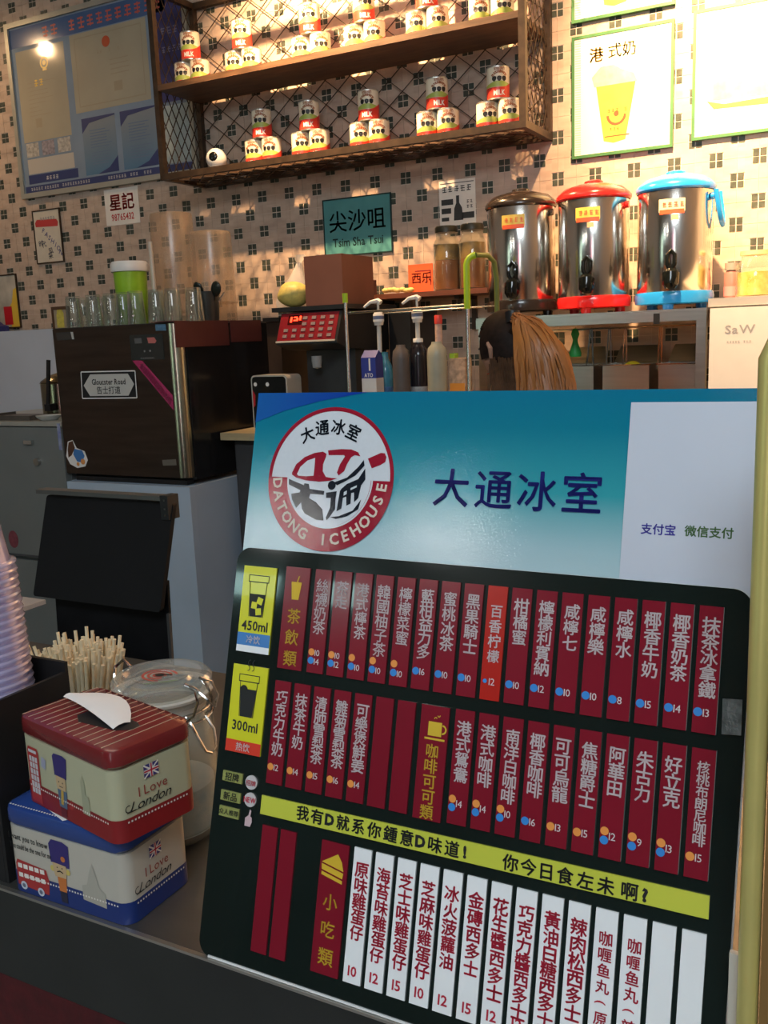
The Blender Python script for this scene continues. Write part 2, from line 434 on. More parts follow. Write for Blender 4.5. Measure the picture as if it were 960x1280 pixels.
for (x0, x1) in ((.575, .80), (.835, 1.06)):
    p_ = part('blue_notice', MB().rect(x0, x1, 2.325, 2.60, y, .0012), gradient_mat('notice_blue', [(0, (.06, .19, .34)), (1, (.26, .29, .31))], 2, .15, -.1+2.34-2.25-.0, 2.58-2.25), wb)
    n_ = MB()
    n_.poly([(x0, 2.60), (x0, 2.53), (x0+.05, 2.575), (x1, 2.592), (x1, 2.60)], yy); part('navy_corner', n_, M('navy', (.04, .055, .16), .3), wb); n_ = MB(); n_.poly([(x1, 2.325), (x1, 2.40), (x1-.06, 2.35), (x1-.14, 2.325)], yy)
    part('navy_corner', n_, M('navy', (.04, .055, .16), .3), wb)
    l_ = MB()
    for k in range(13):
        if k == 7: continue
        l_.rect(x0+.05, x1-.03-.05*random.random(), 2.535-.0135*k, 2.539-.0135*k, yy, 0)
    part('text_lines', l_, M('dull_blue', (.12, .18, .28), .5), wb)
for k in range(3): part('photo', MB().rect(.165+.115*k, .255+.115*k, 2.46, 2.53, y, .001), M('photo%d' % (k % 2), (.30, .27, .30) if k % 2 else (.42, .40, .36), .3, var=.4, scale=60), wb)
part('white_sheet', MB().rect(.165, .50, 2.375, 2.45, y, .001), M('sheet', (.50, .47, .42), .3), wb)
nb = MB(); nb.rect(.16, .52, 2.325, 2.37, y); nb.rect(.13, 1.27, 2.283, 2.315, y)
part('navy_band', nb, M('navy', (.04, .055, .16), .3), wb)
wt = MB(); smudges(wt, .29, .39, 2.335, .022, yy, seed=8, fill=.8); 
for a, c, s_ in ((.17, .26, 1), (.27, .37, 2), (.40, .50, 3), (.51, .60, 4), (.72, .84, 5), (.87, .93, 6), (.96, 1.02, 7)): smudges(wt, a, c, 2.290, .017, yy, seed=s_, fill=.8)
part('lettering', wt, M('dull_white', (.55, .55, .55), .5), wb)
part('navy_panel', MB().rect(1.09, 1.275, 2.60, 3.10, y), M('navy_panel', (.045, .05, .17), .3, var=.3, scale=20), wb)
part('lettering', smudges(smudges(smudges(MB(), 1.13, 1.25, 2.90, .035, yy, seed=11), 1.13, 1.25, 2.82, .03, yy, seed=12), 1.13, 1.25, 2.66, .03, yy, seed=13), M('dull_lilac', (.22, .22, .34), .5), wb)
part('pale_panel', MB().rect(1.09, 1.275, 2.32, 2.585, y), M('pale_panel', (.36, .44, .46), .3, var=.15, scale=8), wb)

# paper phone-number sign
pg = thing('paper_sign', 'small white paper with red characters and number 98765432 below the notice board', 'sign', (.787, -.0026, 2.066))
part('sheet', MB().rect(.673, .90, 2.066, 2.243, -.004, .0014), M('old_paper', (.78, .74, .68), .6, var=.05), pg)
t_ = MB(); word(t_, '星記', .787, 2.178, .085, -.0046, off=.03, center=True); word(t_, '98765432', .787, 2.105, .046, -.0046, off=.02, sx=.78, center=True)
part('lettering', t_, M('sign_red', (.50, .05, .05), .5), pg)
# FASHION frame
t, yy = framed('small_picture', 'narrow dark-framed picture with a red bar and lettering spelling FASHION', 'picture', .150, .353, 1.912, 2.190, IRON, M('cream_paper', (.60, .55, .46), .5, var=.05), .006)
yy -= .0006
r_ = MB().poly([(.165, 2.125), (.168, 2.105), (.33, 2.098), (.335, 2.12), (.325, 2.135), (.18, 2.142)], yy)
part('red_bar', r_, M('sign_red', (.50, .05, .05), .5), t)
part('lettering', smudges(MB(), .185, .32, 2.135, .018, yy-.0003, seed=20), M('grey_print', (.25, .25, .27), .5), t)
t_ = MB()
for ch, x, z in zip('FASHION', (.222, .243, .263, .283, .303, .322, .336), (2.083, 2.062, 2.043, 2.024, 2.004, 1.985, 1.962)): put(t_, ch, x, z, .036, yy, -.5, .01)
for ch, x, z in (('时', .195, 2.018), ('代', .216, 2.012), ('风', .262, 1.975), ('采', .258, 1.95)): put(t_, ch, x, z, .036, yy, .2, .01)
part('lettering', t_, M('print_blue', (.06, .07, .22), .5), t)
# left poster partly hidden
t, yy = framed('poster', 'dark-framed yellow and red poster at the far left edge, behind the blue cover', 'poster', -.26, -.026, 1.58, 1.875, IRON, M('poster_grey', (.45, .42, .36), .4, var=.3, scale=12), .007)
yy -= .0005
p_ = MB().poly([(-.10, 1.587), (-.035, 1.587), (-.035, 1.80), (-.06, 1.79), (-.08, 1.72), (-.10, 1.70)], yy); part('yellow_shape', p_, M('poster_yellow', (.75, .50, .06), .4), t)
part('red_shape', MB().rect(-.15, -.085, 1.60, 1.70, yy-.0004), RED, t)
# Tsim Sha Tsui sign
t, yy = framed('street_sign', 'teal square street sign reading Tsim Sha Tsui on the tiled wall', 'sign', 1.980, 2.328, 1.815, 2.065, M('sign_edge', (.01, .035, .035), .4), M('sign_teal', (.08, .27, .28), .28, var=.1, scale=10), .005, .010)
t_ = MB(); word(t_, '尖沙咀', 2.154, 1.965, .098, yy-.0005, off=.012, center=True, gap=.02); word(t_, 'Tsim Sha Tsui', 2.154, 1.875, .052, yy-.0005, off=.016, sx=.86, center=True)
part('lettering', t_, M('sign_ink', (.008, .03, .03), .4), t)
# black-and-white paper above amber jars
pg = thing('paper_sign', 'white paper with black shapes and a row of characters above the amber jars', 'sign', (2.64, -.0026, 1.90))
part('sheet', MB().rect(2.557, 2.722, 1.90, 2.084, -.004, .0014), M('white_paper', (.85, .80, .72), .6, var=.05), pg)
t_ = MB(); smudges(t_, 2.57, 2.715, 2.035, .026, -.0046, seed=31, fill=.8); t_.rect(2.562, 2.715, 2.070, 2.073, -.0046)
for (a, b_, c, d) in ((2.566, 2.62, 1.985, 2.008), (2.566, 2.61, 1.95, 1.972), (2.66, 2.715, 1.925, 1.95), (2.566, 2.60, 1.92, 1.935)): t_.rect(a, b_, c, d, -.0046)
t_.poly([(2.622, 1.92), (2.665, 1.92), (2.66, 1.97), (2.648, 1.99), (2.648, 2.02), (2.634, 2.02), (2.634, 1.99), (2.625, 1.97)], -.0046)
smudges(t_, 2.68, 2.71, 1.965, .015, -.0046, seed=33, fill=.9); smudges(t_, 2.68, 2.71, 1.985, .015, -.0046, seed=35, fill=.9)
part('black_shapes', t_, M('ink_grey', (.04, .04, .04), .5), pg)
# three green-framed posters
PGREEN = M('poster_green', (.05, .16, .06), .4, var=.1)
PWHITE = M('poster_white', (.80, .78, .66), .4, var=.02)
t, yy = framed('poster', 'green-framed poster of a yellow iced drink cup, above the red and blue urns', 'poster', 3.137, 3.521, 2.103, 2.547, PGREEN, PWHITE, .011, .020)
yy -= .0006
st = MB()
for k in range(48): st.rect(3.150, 3.172, 2.118+.0087*k, 2.122+.0087*k, yy, 0)
part('stripe_edge', st, M('stripe_green', (.42, .50, .36), .5), t)
cup = MB().poly([(3.262, 2.155), (3.30, 2.145), (3.345, 2.153), (3.382, 2.355), (3.232, 2.355)], yy)
part('drink_cup', cup, M('drink_amber', (.80, .50, .06), .4, var=.15, scale=18), t)
part('cup_lid', MB().poly([(3.225, 2.355), (3.388, 2.355), (3.375, 2.385), (3.33, 2.405), (3.30, 2.425), (3.25, 2.425), (3.215, 2.39)], yy-.0003), M('lemon_slices', (.72, .72, .30), .4, var=.2, scale=30), t)
lg = MB().ring(3.31, 2.245, .028, .038, yy-.0006, 180, 360); lg.disc(3.31, 2.25, .01, yy-.0006); smudges(lg, 3.275, 3.35, 2.255, .015, yy-.0006, seed=41); smudges(lg, 3.285, 3.34, 2.19, .012, yy-.0006, seed=42); lg.rect(3.265, 3.36, 2.168, 2.172, yy-.0006)
part('cup_logo', lg, M('cup_red', (.45, .08, .03), .4), t)
t_ = MB(); word(t_, '港', 3.205, 2.47, .055, yy, off=.03); part('lettering', t_, M('letter_brown', (.42, .25, .05), .4), t)
t_ = MB(); word(t_, '式奶', 3.275, 2.475, .055, yy, off=.02); part('lettering', t_, M('letter_pale', (.68, .58, .22), .4), t)
t, yy = framed('poster', 'green-framed white poster cut off by the top edge, beside the wire shelf', 'poster', 3.137, 3.521, 2.596, 3.04, PGREEN, PWHITE, .011, .020)
yy -= .0006; st = MB()
for k in range(48): st.rect(3.150, 3.172, 2.612+.0087*k, 2.616+.0087*k, yy, 0)
part('stripe_edge', st, M('stripe_green', (.42, .50, .36), .5), t)
part('drink_cup', MB().poly([(3.262, 2.64), (3.30, 2.63), (3.345, 2.638), (3.382, 2.84), (3.232, 2.84)], yy), M('drink_amber'), t)
t, yy = framed('poster', 'green-framed poster with pale toast pieces on a red board, at the right edge', 'poster', 3.588, 3.99, 2.115, 2.56, PGREEN, PWHITE, .011, .020)
yy -= .0006
part('toast', MB().poly([(3.66, 2.245), (3.66, 2.30), (3.70, 2.32), (3.76, 2.30), (3.765, 2.24)], yy).poly([(3.775, 2.24), (3.78, 2.30), (3.84, 2.32), (3.93, 2.31), (3.94, 2.24)], yy), M('toast', (.78, .62, .28), .5, var=.2, scale=30), t)
part('red_board', MB().poly([(3.64, 2.245), (3.665, 2.215), (3.95, 2.205), (3.96, 2.235), (3.70, 2.228)], yy-.0003), M('tray_red', (.55, .16, .06), .4), t)

# ------------------------------------------------------------------ wire shelf with milk cans
CX0, CX1, CYF, CZ = 1.32, 3.055, -.32, (2.185, 2.58, 2.975)
cage = thing('wire_shelf', 'long dark iron and wood wall shelf with diamond mesh sides holding milk cans', 'shelf', (2.19, -.01, 2.18))
fr = .026
def fbar(name, *a): return part(name, MB().box(*a), IRON, cage)
for (x, yv) in ((CX0, CYF), (CX1-fr, CYF), (CX0, -.003-fr), (CX1-fr, -.003-fr)):
    fbar('post', x, x+fr, yv, yv+fr, CZ[0], CZ[2]+fr)
for z in (CZ[0], CZ[2]):
    fbar('rail', CX0+fr, CX1-fr, CYF, CYF+fr, z, z+fr); fbar('rail', CX0+fr, CX1-fr, -.003-fr, -.003, z, z+fr)
    fbar('rail', CX0, CX0+fr, CYF+fr, -.003-fr, z, z+fr); fbar('rail', CX1-fr, CX1, CYF+fr, -.003-fr, z, z+fr)
part('shelf_board', MB().box(CX0+fr, CX1-fr, CYF, -.03, CZ[1]-.018, CZ[1]+.006), BROWNWOOD, cage)
part('shelf_board', MB().box(CX0+fr, CX1-fr, -.19, -.10, CZ[0]+.014, CZ[0]+.022), BROWNWOOD, cage)
def mesh_panel(org, ux, uz, w_, h_, sx=.052, sz=.078, r=.0016):
    mb = MB(); org = Vector(org); ux = Vector(ux); uz = Vector(uz); nn = ux.cross(uz).normalized()
    sl = sz/sx
    for sgn in (1, -1):
        k = -int(h_/sl/sx)-2
        while k*sx < w_+h_/sl+sx:
            # line x = k*sx + sgn*z/sl
            x0 = k*sx; z0 = 0; z1 = h_
            def X(z): return x0+sgn*z/sl
            zs = [0, h_]
            for xe in (0, w_):
                zz = (xe-x0)*sgn*sl
                if 0 < zz < h_: zs.append(zz)
            zs = sorted(z for z in zs if -1e-6 <= X(z) <= w_+1e-6)
            if len(zs) >= 2 and zs[-1]-zs[0] > .004:
                a, b_ = zs[0], zs[-1]
                mb.bar(org+ux*X(a)+uz*a+nn*(.0008*sgn), org+ux*X(b_)+uz*b_+nn*(.0008*sgn), r*2, r*2, nn)
            k += 1
    return mb
part('mesh_panel', mesh_panel((CX0+fr, -.022, CZ[0]+fr), (1, 0, 0), (0, 0, 1), CX1-CX0-2*fr, CZ[2]-CZ[0]-fr, .125, .10), IRON, cage, label='diamond wire mesh at the back')
for x in (CX0+.013, CX1-.013): part('mesh_panel', mesh_panel((x, CYF+fr, CZ[0]+fr), (0, 1, 0), (0, 0, 1), -.003-fr-CYF-fr, CZ[2]-CZ[0]-fr, .05, .085), IRON, cage)
part('mesh_panel', mesh_panel((CX0+fr, CYF+fr, CZ[0]+.010), (1, 0, 0), (0, 1, 0), CX1-CX0-2*fr, .265, .07, .07), IRON, cage)

# milk can
CR, CH = .0435, .122
can = thing('milk_can', 'x', 'can', (0, 0, 0))
part('tin', MB().lathe([(0, 0), (CR-.001, 0), (CR+.0005, .002), (CR, .005), (CR, CH-.005), (CR+.0005, CH-.002), (CR-.001, CH), (CR-.003, CH-.003), (0, CH-.003)], n=28), M('tin_metal', (.62, .60, .55), .3, .9), can, True, local=True)
def wrap(mb, r):   # x along arc
    return mb.map(lambda x, yv, z: ((r)*math.sin(x/r), -(r)*math.cos(x/r), z))
def band(z0, z1, r, x0=-PI, x1=PI, n=32, top=None):
    m = MB(); vs = []; fs = []
    for k in range(n+1):
        a = x0+(x1-x0)*k/n; zt = top(a) if top else z1
        vs += [(r*math.sin(a), -r*math.cos(a), z0), (r*math.sin(a), -r*math.cos(a), zt)]
    for k in range(n): fs.append((2*k, 2*k+2, 2*k+3, 2*k+1))
    return m.add(vs, fs)
part('label_band', band(.006, CH-.006, CR+.0004), M('can_label', (.80, .75, .60), .35), can, True, local=True)
part('green_band', band(.045, .062, CR+.0007, -2.6, 2.6, top=lambda a: .060+.006*math.cos(a*2)), M('can_green', (.38, .48, .10), .4), can, True, local=True)
part('red_band', band(.006, .04, CR+.0009, top=lambda a: .044+.03*max(0, math.sin(a*.9-.25))**2), M('can_red', (.70, .05, .03), .35), can, True, local=True)
lt = MB(); word(lt, 'MILK', 0, .024, .026, 0, off=.03, sx=.8, center=True); part('lettering', wrap(lt, CR+.0013), WHITE, can, local=True)
cw = MB()
for x in (-.020, 0, .020):
    cw.poly([(x-.0085, .070), (x-.009, .079), (x-.004, .083), (x+.003, .083), (x+.009, .080), (x+.0085, .071), (x+.003, .064), (x-.003, .064)], 0, 0)
part('cow_print', wrap(cw, CR+.0012), BLACK, can, local=True)
aw = MB()
for k in range(-6, 7):
    a = k*.16; put(aw, 'BLACKANDWHITE'[k+6], .030*math.sin(a)*1.1, .069+.030*math.cos(a), .0135, 0, -a, .03)
for k, ch in enumerate('全脂淡奶'): put(aw, ch, -.016+.0107*k, .110, .0125, 0, 0, .02)
part('lettering', wrap(aw, CR+.0014), M('can_brown', (.30, .09, .02), .4), can, local=True)
CT = subtree(can)
canpos = []
zu, zl = CZ[1]+.007, CZ[0]+.0225
def pyr(px, py, level, name, n=2, dx=.0455, tops=True):
    x = atY(px, py, -.145).x
    for s_ in ((-1, 1)): canpos.append((x+s_*dx, -.145, level, f'{"left" if s_ < 0 else "right"} bottom milk can of the {name}'))
    if tops: canpos.append((x, -.145, level+CH+.0004, f'top milk can of the {name}'))
pyr(240, 86, zu, 'leftmost pyramid on the upper shelf'); pyr(304, 73, zu, 'second pyramid from the left on the upper shelf')
pyr(389, 57, zu, 'overexposed third pyramid on the upper shelf'); pyr(456, 43, zu, 'fourth pyramid on the upper shelf')
pyr(534, 25, zu, 'fifth pyramid on the upper shelf'); pyr(614, 12, zu, 'rightmost pyramid on the upper shelf')
pyr(329, 183, zl, 'leftmost pyramid on the lower shelf, beside the camera'); pyr(388, 173, zl, 'second pyramid from the left on the lower shelf')
pyr(462, 162, zl, 'middle pyramid on the lower shelf'); pyr(547, 147, zl, 'fourth pyramid on the lower shelf'); pyr(623, 133, zl, 'rightmost pyramid on the lower shelf')
for i, (x, yv, z, lb) in enumerate(canpos):
    rz = random.uniform(.25, .65)
    if i == 0: can.location = (x, yv, z); can.rotation_euler = (0, 0, rz); can['label'] = lb; can['group'] = 'milk cans on the wire shelf'
    else: dup(can, (x, yv, z), (0, 0, rz), lb, 'milk cans on the wire shelf', CT)

# round white camera on lower shelf
p = atY(270, 187, -.15); wc = thing('security_camera', 'round white security camera with a black lens on the lower wire shelf', 'camera', (p.x, -.15, CZ[0]+.0225))
cz_ = CZ[0]+.0225
part('base', MB().lathe([(0, 0), (.035, 0), (.037, .006), (.032, .018), (.022, .026), (0, .026)], (p.x, -.15, cz_)), WHTPL, wc, True)
def sphere(c, r, sx=1, sy=1, sz=1, n=20, m=12):
    prof = [(r*math.sin(PI*k/m), -r*math.cos(PI*k/m)*sz) for k in range(m+1)]
    return MB().lathe([(max(a, 0), b_) for a, b_ in prof], c, n, False, sx, sy)
part('head', sphere((p.x, -.15, cz_+.070), .048), WHTPL, wc, True)
q = sphere((0, 0, 0), .021, 1, .35, 1); q.xf(Matrix.Translation((p.x+.012, -.15-.0405, cz_+.074)) @ Matrix.Rotation(.3, 4, 'Z'))
part('lens', q, BLKGL, wc, True)

# ceiling spot fixtures
for i, (x, yv, z, e, t) in enumerate(SPOTS):
    lf = thing('ceiling_spot', ['round black ceiling spotlight over the notice board', 'round black ceiling spotlight over the wire shelf', 'round black ceiling spotlight over the tea urns'][i], 'light', (x, yv, CEIL))
    part('stem', MB().tube([(x, yv, CEIL-.001), (x, yv, z+.14)], .008), BLKPL, lf, True)
    d = (Vector(t)-Vector((x, yv, z))).normalized(); R = d.to_track_quat('-Z', 'Y').to_matrix().to_4x4()
    sh = MB().lathe([(.0, .13), (.035, .13), (.045, .11), (.055, -.0), (.052, 0), (.042, .09), (0, .10)], n=24); sh.xf(Matrix.Translation((x, yv, z)) @ R @ Matrix.Translation((0, 0, .02)))
    part('lamp_shade', sh, BLKPL, lf, True)
    bl = MB().lathe([(0, .0), (.040, .0), (.040, .004), (0, .004)], n=20); bl.xf(Matrix.Translation((x, yv, z)) @ R @ Matrix.Translation((0, 0, .05)))
    part('bulb', bl, M('bulb_glow', (1, .8, .6), .5, emit=(1, .72, .42), es=60), lf)

# ------------------------------------------------------------------ small wooden wall shelf, jars and card
WS = atY(520, 365, -.24).z
pa, pb = atY(443, 372, -.24), atY(612, 354, -.24)
sh = thing('wooden_shelf', 'narrow reddish wooden shelf on the tiled wall, left of the black urn', 'shelf', ((pa.x+pb.x)/2, -.0026, WS-.02))
part('board', MB().box(pa.x-.02, 2.86, -.24, -.0026, WS-.02, WS), M('red_wood', (.15, .05, .028), .45, var=.25, scale=8, stretch=(1, 5, 5)), sh)
for x in (pa.x+.05, 2.70): part('bracket', MB().box(x, x+.02, -.20, -.0026, WS-.035, WS-.02).box(x, x+.02, -.02, -.0026, WS-.16, WS-.035), IRON, sh)
AMB = M('amber_tea', (.22, .075, .01), .3, var=.3, scale=14)
GLS = thin_glass('clear_glass', (.88, .92, .90), .03, .10, (.6, .6, .55))
for k, (px, lb) in enumerate(((560, 'large glass jar of amber contents on the wooden shelf, left one of two'), (592, 'large glass jar of amber contents on the wooden shelf, next to the black urn'))):
    x = atY(px, 340, -.10).x; y0 = -.105; r = .056
    j = thing('glass_jar', lb, 'jar', (x, y0, WS+.0005), group='amber jars on the wooden shelf')
    part('jar_body', MB().lathe([(0, .003), (r-.004, 0), (r, .006), (r, .19), (r-.012, .215), (r-.012, .235)], (x, y0, WS+.0005), 28, False), GLS, j, True)
    part('contents', MB().lathe([(0, .008), (r-.006, .008), (r-.006, .125), (0, .125)], (x, y0, WS+.0005), 24, False), AMB, j, True)
    part('contents', MB().lathe([(0, .126), (r-.006, .126), (r-.006, .188), (0, .190)], (x, y0, WS+.0005), 24, False), M('amber_light', (.26, .15, .03), .4, var=.4, scale=30), j, True)
    part('lid', MB().lathe([(0, .236), (r-.008, .236), (r-.008, .255), (r-.012, .262), (0, .262)], (x, y0, WS+.0005), 24, False), M('lid_dark', (.04, .035, .02), .4), j, True)
pc = atY(527, 333, -.13)
cdt = thing('orange_card', 'bright orange card with a dark square character mark on the wooden shelf', 'card', (pc.x, -.13, WS+.0005))
part('card', MB().box(pc.x-.062, pc.x+.052, -.134, -.130, WS+.0006, WS+.118), M('orange_card', (.85, .13, .04), .5, var=.05), cdt)
t_ = MB(); word(t_, '西乐', pc.x, WS+.062, .048, -.1346, center=True, off=.01); t_.rect(pc.x-.03, pc.x+.042, WS+.088, WS+.092, -.1346); t_.rect(pc.x+.04, pc.x+.044, WS+.03, WS+.09, -.1346)
part('lettering', t_, M('card_ink', (.25, .03, .03), .5), cdt)
q = MB(); r0 = random.Random(5)
for k in range(7):
    a = pc.x-.16+.02*k; q.merge(sphere((a, -.165+.01*r0.random(), WS+.012+.008*r0.random()), .015, 1.2, .8, .7, 10, 6))
o = solo('yellow_packet', q, M('yellow_wrap', (.62, .50, .16), .5, var=.3, scale=30), 'crumpled yellow packet lying in front of the orange card on the wooden shelf', 'packet', smooth=True)
px_ = atY(455, 357, -.14)
bx = thing('red_box', 'small dark red box with a white slip at the left end of the wooden shelf', 'box', (px_.x, -.14, WS+.0005))
part('body', MB().box(px_.x-.05, px_.x+.035, -.20, -.09, WS+.0006, WS+.055).box(px_.x-.03, px_.x+.04, -.19, -.10, WS+.055, WS+.068), M('dark_red_box', (.12, .025, .02), .5, var=.2), bx)
part('slip', MB().box(px_.x-.022, px_.x+.03, -.185, -.12, WS+.0682, WS+.072), WHITE, bx)

# ------------------------------------------------------------------ back counter
CTZ, CYB = 1.10, -.82
bc = thing('back_counter', 'long back counter with pale wooden edge behind the menu board', 'counter', (2.85, -.42, 0))
part('worktop', MB().box(1.945, 3.735, CYB, -.03, CTZ-.028, CTZ), M('pale_wood', (.42, .34, .20), .4, var=.12, scale=6, stretch=(1, 8, 8)), bc)
part('cabinet_body', MB().box(1.975, 3.705, CYB+.05, -.04, 0, CTZ-.028), M('cabinet_dark', (.03, .03, .032), .4, var=.1), bc)
for k in range(3): part('door', MB().box(1.99+.575*k, 1.99+.575*k+.56, CYB+.035, CYB+.05, .10, CTZ-.05), M('cabinet_front', (.05, .05, .055), .35, var=.1), bc)

# ------------------------------------------------------------------ urn rack
RZ = 1.503
rk = thing('steel_rack', 'stainless steel rack carrying three tea urns, hooks and utensils hanging under it', 'rack', (3.37, -.28, CTZ))
RX0, RX1, RYF, RYB = 2.90, 3.728, -.46, -.06
part('rack_top', MB().box(RX0, RX1, RYF, RYB, RZ-.006, RZ), STEEL, rk)
part('front_beam', MB().box(RX0, RX1, RYF-.003, RYF+.02, RZ-.040, RZ-.0065), STEEL, rk)
part('back_beam', MB().box(RX0, RX1, RYB-.02, RYB, RZ-.040, RZ-.0065), STEEL, rk)
for x, yv in ((RX0, RYF+.0205), (RX1-.032, RYF-.003), (RX0, RYB-.053), (RX1-.032, RYB-.053)):
    part('post', MB().box(x, x+.032, yv, yv+.032, CTZ+.0005, RZ-(.0405 if yv > RYF else .0405)), STEEL, rk)
part('hanging_rail', MB().tube([(RX0+.03, RYB-.18, RZ-.055), (RX1-.03, RYB-.18, RZ-.055)], .004), CHROME, rk, True)
part('clip', MB().box(3.555, 3.575, RYF-.008, RYF-.0035, RZ-.048, RZ-.012), BLKPL, rk)

# tea urns
def tea_urn(px, col, lb, rot, side, stick):
    x = atY(px, 330, -.27).x; y0 = -.27; z0 = RZ+.0005
    u = thing('tea_urn', lb, 'urn', (x, y0, z0), group=None)
    cm = M('urn_'+col[0], col[1], .22, coat=.4, var=.05)
    R = .130
    part('base', MB().lathe([(0, .018), (R-.01, .018), (R+.004, .022), (R+.007, .045), (R+.003, .060), (R-.004, .062), (0, .062)], (x, y0, z0), 40, False), cm, u, True)
    for k in range(3):
        a = PI/6+k*2*PI/3; part('foot', MB().lathe([(0, 0), (.018, 0), (.020, .02), (0, .02)], (x+.1*math.cos(a), y0+.1*math.sin(a), z0), 12, False), cm, u, True)
    part('body', MB().lathe([(R-.006, .055), (R-.002, .0625), (R-.002, .405), (R-.004, .41)], (x, y0, z0), 56, False), M('urn_steel', (.78, .75, .70), .17, 1, var=.03, scale=6), u, True)
    part('lid', MB().lathe([(R+.001, .400), (R+.006, .406), (R+.006, .416), (R-.002, .427), (.105, .445), (.06, .458), (.035, .462), (.033, .470), (.02, .474), (0, .474)], (x, y0, z0), 40, False), cm, u, True)
    # tap at the front
    sp = MB(); a = rot; dx, dy = math.sin(a), -math.cos(a)
    def P(r, z, o=0): return (x+dx*r-dy*o, y0+dy*r+dx*o, z0+z)
    tp = part('tap', MB().tube([P(R-.012, .11), P(R+.03, .11)], .020, 12).tube([P(R+.026, .13), P(R+.030, .12), P(R+.036, .085), P(R+.034, .070)], [.020, .029, .028, .018], 12), BLKGL, u, True)
    lev = MB().tube([P(R+.03, .125), P(R+.036, .150, -.012), P(R+.034, .180, -.012), P(R+.026, .195, 0), P(R+.034, .180, .012), P(R+.036, .150, .012), P(R+.03, .125)], .0075, 8)
    part('lever', lev, BLKGL, tp, True)
    # label wrapped on the body
    st = band(.325, .368, R-.0012, a-.36, a+.32, 12).merge(MB())
    st.xf(Matrix.Translation((x, y0, z0))); part('label_sticker', st, M('sticker_'+stick[0], stick[1], .4, var=.1, scale=50), u, True)
    s2 = band(.318, .333, R-.0006, a-.34, a+.30, 12); s2.xf(Matrix.Translation((x, y0, z0))); part('label_sticker', s2, M('sticker_red', (.72, .12, .05), .4), u, True)
    tx = MB(); smudges(tx, -.035, .033, .340, .018, 0, seed=int(px), fill=.9); wrap(tx, R-.0001); tx.xf(Matrix.Translation((x, y0, z0)) @ Matrix.Rotation(a, 4, 'Z')); part('lettering', tx, M('sticker_red'), u)
    if stick[0] != 'y0':
        dd = band(.298, .316, R-.0010, a-.03, a+.16, 6); dd.xf(Matrix.Translation((x, y0, z0))); part('round_sticker', dd, M('sticker_dot', (.8, .55, .3), .4), u, True)
    # carrying handle hanging at the side
    hp = []
    for k in range(13):
        t = PI*k/12; hp.append((x+R+.012+.020*math.sin(t)*.9, y0-.115*math.cos(t)*.35, z0+.395-.115*math.sin(t)))
    if side:
        part('handle', MB().tube(hp, .009, 8), cm, u, True)
    part('handle_pivot', MB().tube([(x+R-.006, y0-.03, z0+.375), (x+R+.006, y0-.03, z0+.375)], .012, 10), cm, u, True)
    return u
tea_urn(652, ('black', (.03, .022, .018)), 'tall stainless steel tea urn with black lid and base, leftmost of three', .12, False, ('y0', (.70, .55, .12)))
tea_urn(742, ('red', (.75, .02, .02)), 'tall stainless steel tea urn with bright red lid and base, middle of three', .12, False, ('y1', (.72, .62, .12)))
tea_urn(843, ('blue', (.02, .30, .80)), 'tall stainless steel tea urn with bright blue lid, base and side handle', .12, True, ('y2', (.80, .72, .50)))

# utensils hanging
def hang(px, py0, py1, Y=-.24): a = atY(px, py0, Y); b_ = atY(px, py1, Y); return a.x, RZ-.059, b_.z
GRN = M('green_plastic', (.04, .42, .10), .4, var=.1)
x, zt, zb = hang(719, 415, 446); bt = thing('bottle_brush', 'green hourglass-shaped brush head hanging under the urn rack', 'brush', (x, -.24, zb))
part('head', MB().lathe([(0, 0), (.022, 0), (.024, .012), (.010, .055), (.009, .065), (.016, .085), (.010, .105), (0, .108)], (x, -.24, zb), 16, False), GRN, bt, True)
part('hook', MB().tube([(x, -.24, zb+.105), (x, -.24, zt-.002), (x, -.233, zt+.008), (x, -.240, zt+.012)], .002, 6), CHROME, bt, True)
for k, (px, pb_, sp) in enumerate(((738, 462, 5), (761, 460, 3), (781, 458, 2), (825, 462, 2))):
    x, zt, zb = hang(px, 400, pb_); lbl = ['pair of steel tongs hanging right of the green brush', 'second pair of steel tongs from the green brush', 'thin steel tongs hanging between the tongs and the ladle', 'long thin steel stirrer hanging near the right post'][k]
    tg = thing('tongs', lbl, 'tongs', (x, -.24, zb))
    s = sp*.003
    zt -= 0
    part('arm', MB().bar((x, -.24, zt), (x-s, -.24, zb), .005, .003, (0, 1, 0)), CHROME, tg)
    part('arm', MB().bar((x+.006, -.24, zt), (x+.006+s*.4, -.24, zb), .006, .003, (0, 1, 0)), CHROME, tg)
    part('hook', MB().tube([(x+.003, -.24, zt-.002), (x+.003, -.234, zt+.008), (x+.003, -.240, zt+.010)], .002, 6), CHROME, tg, True)
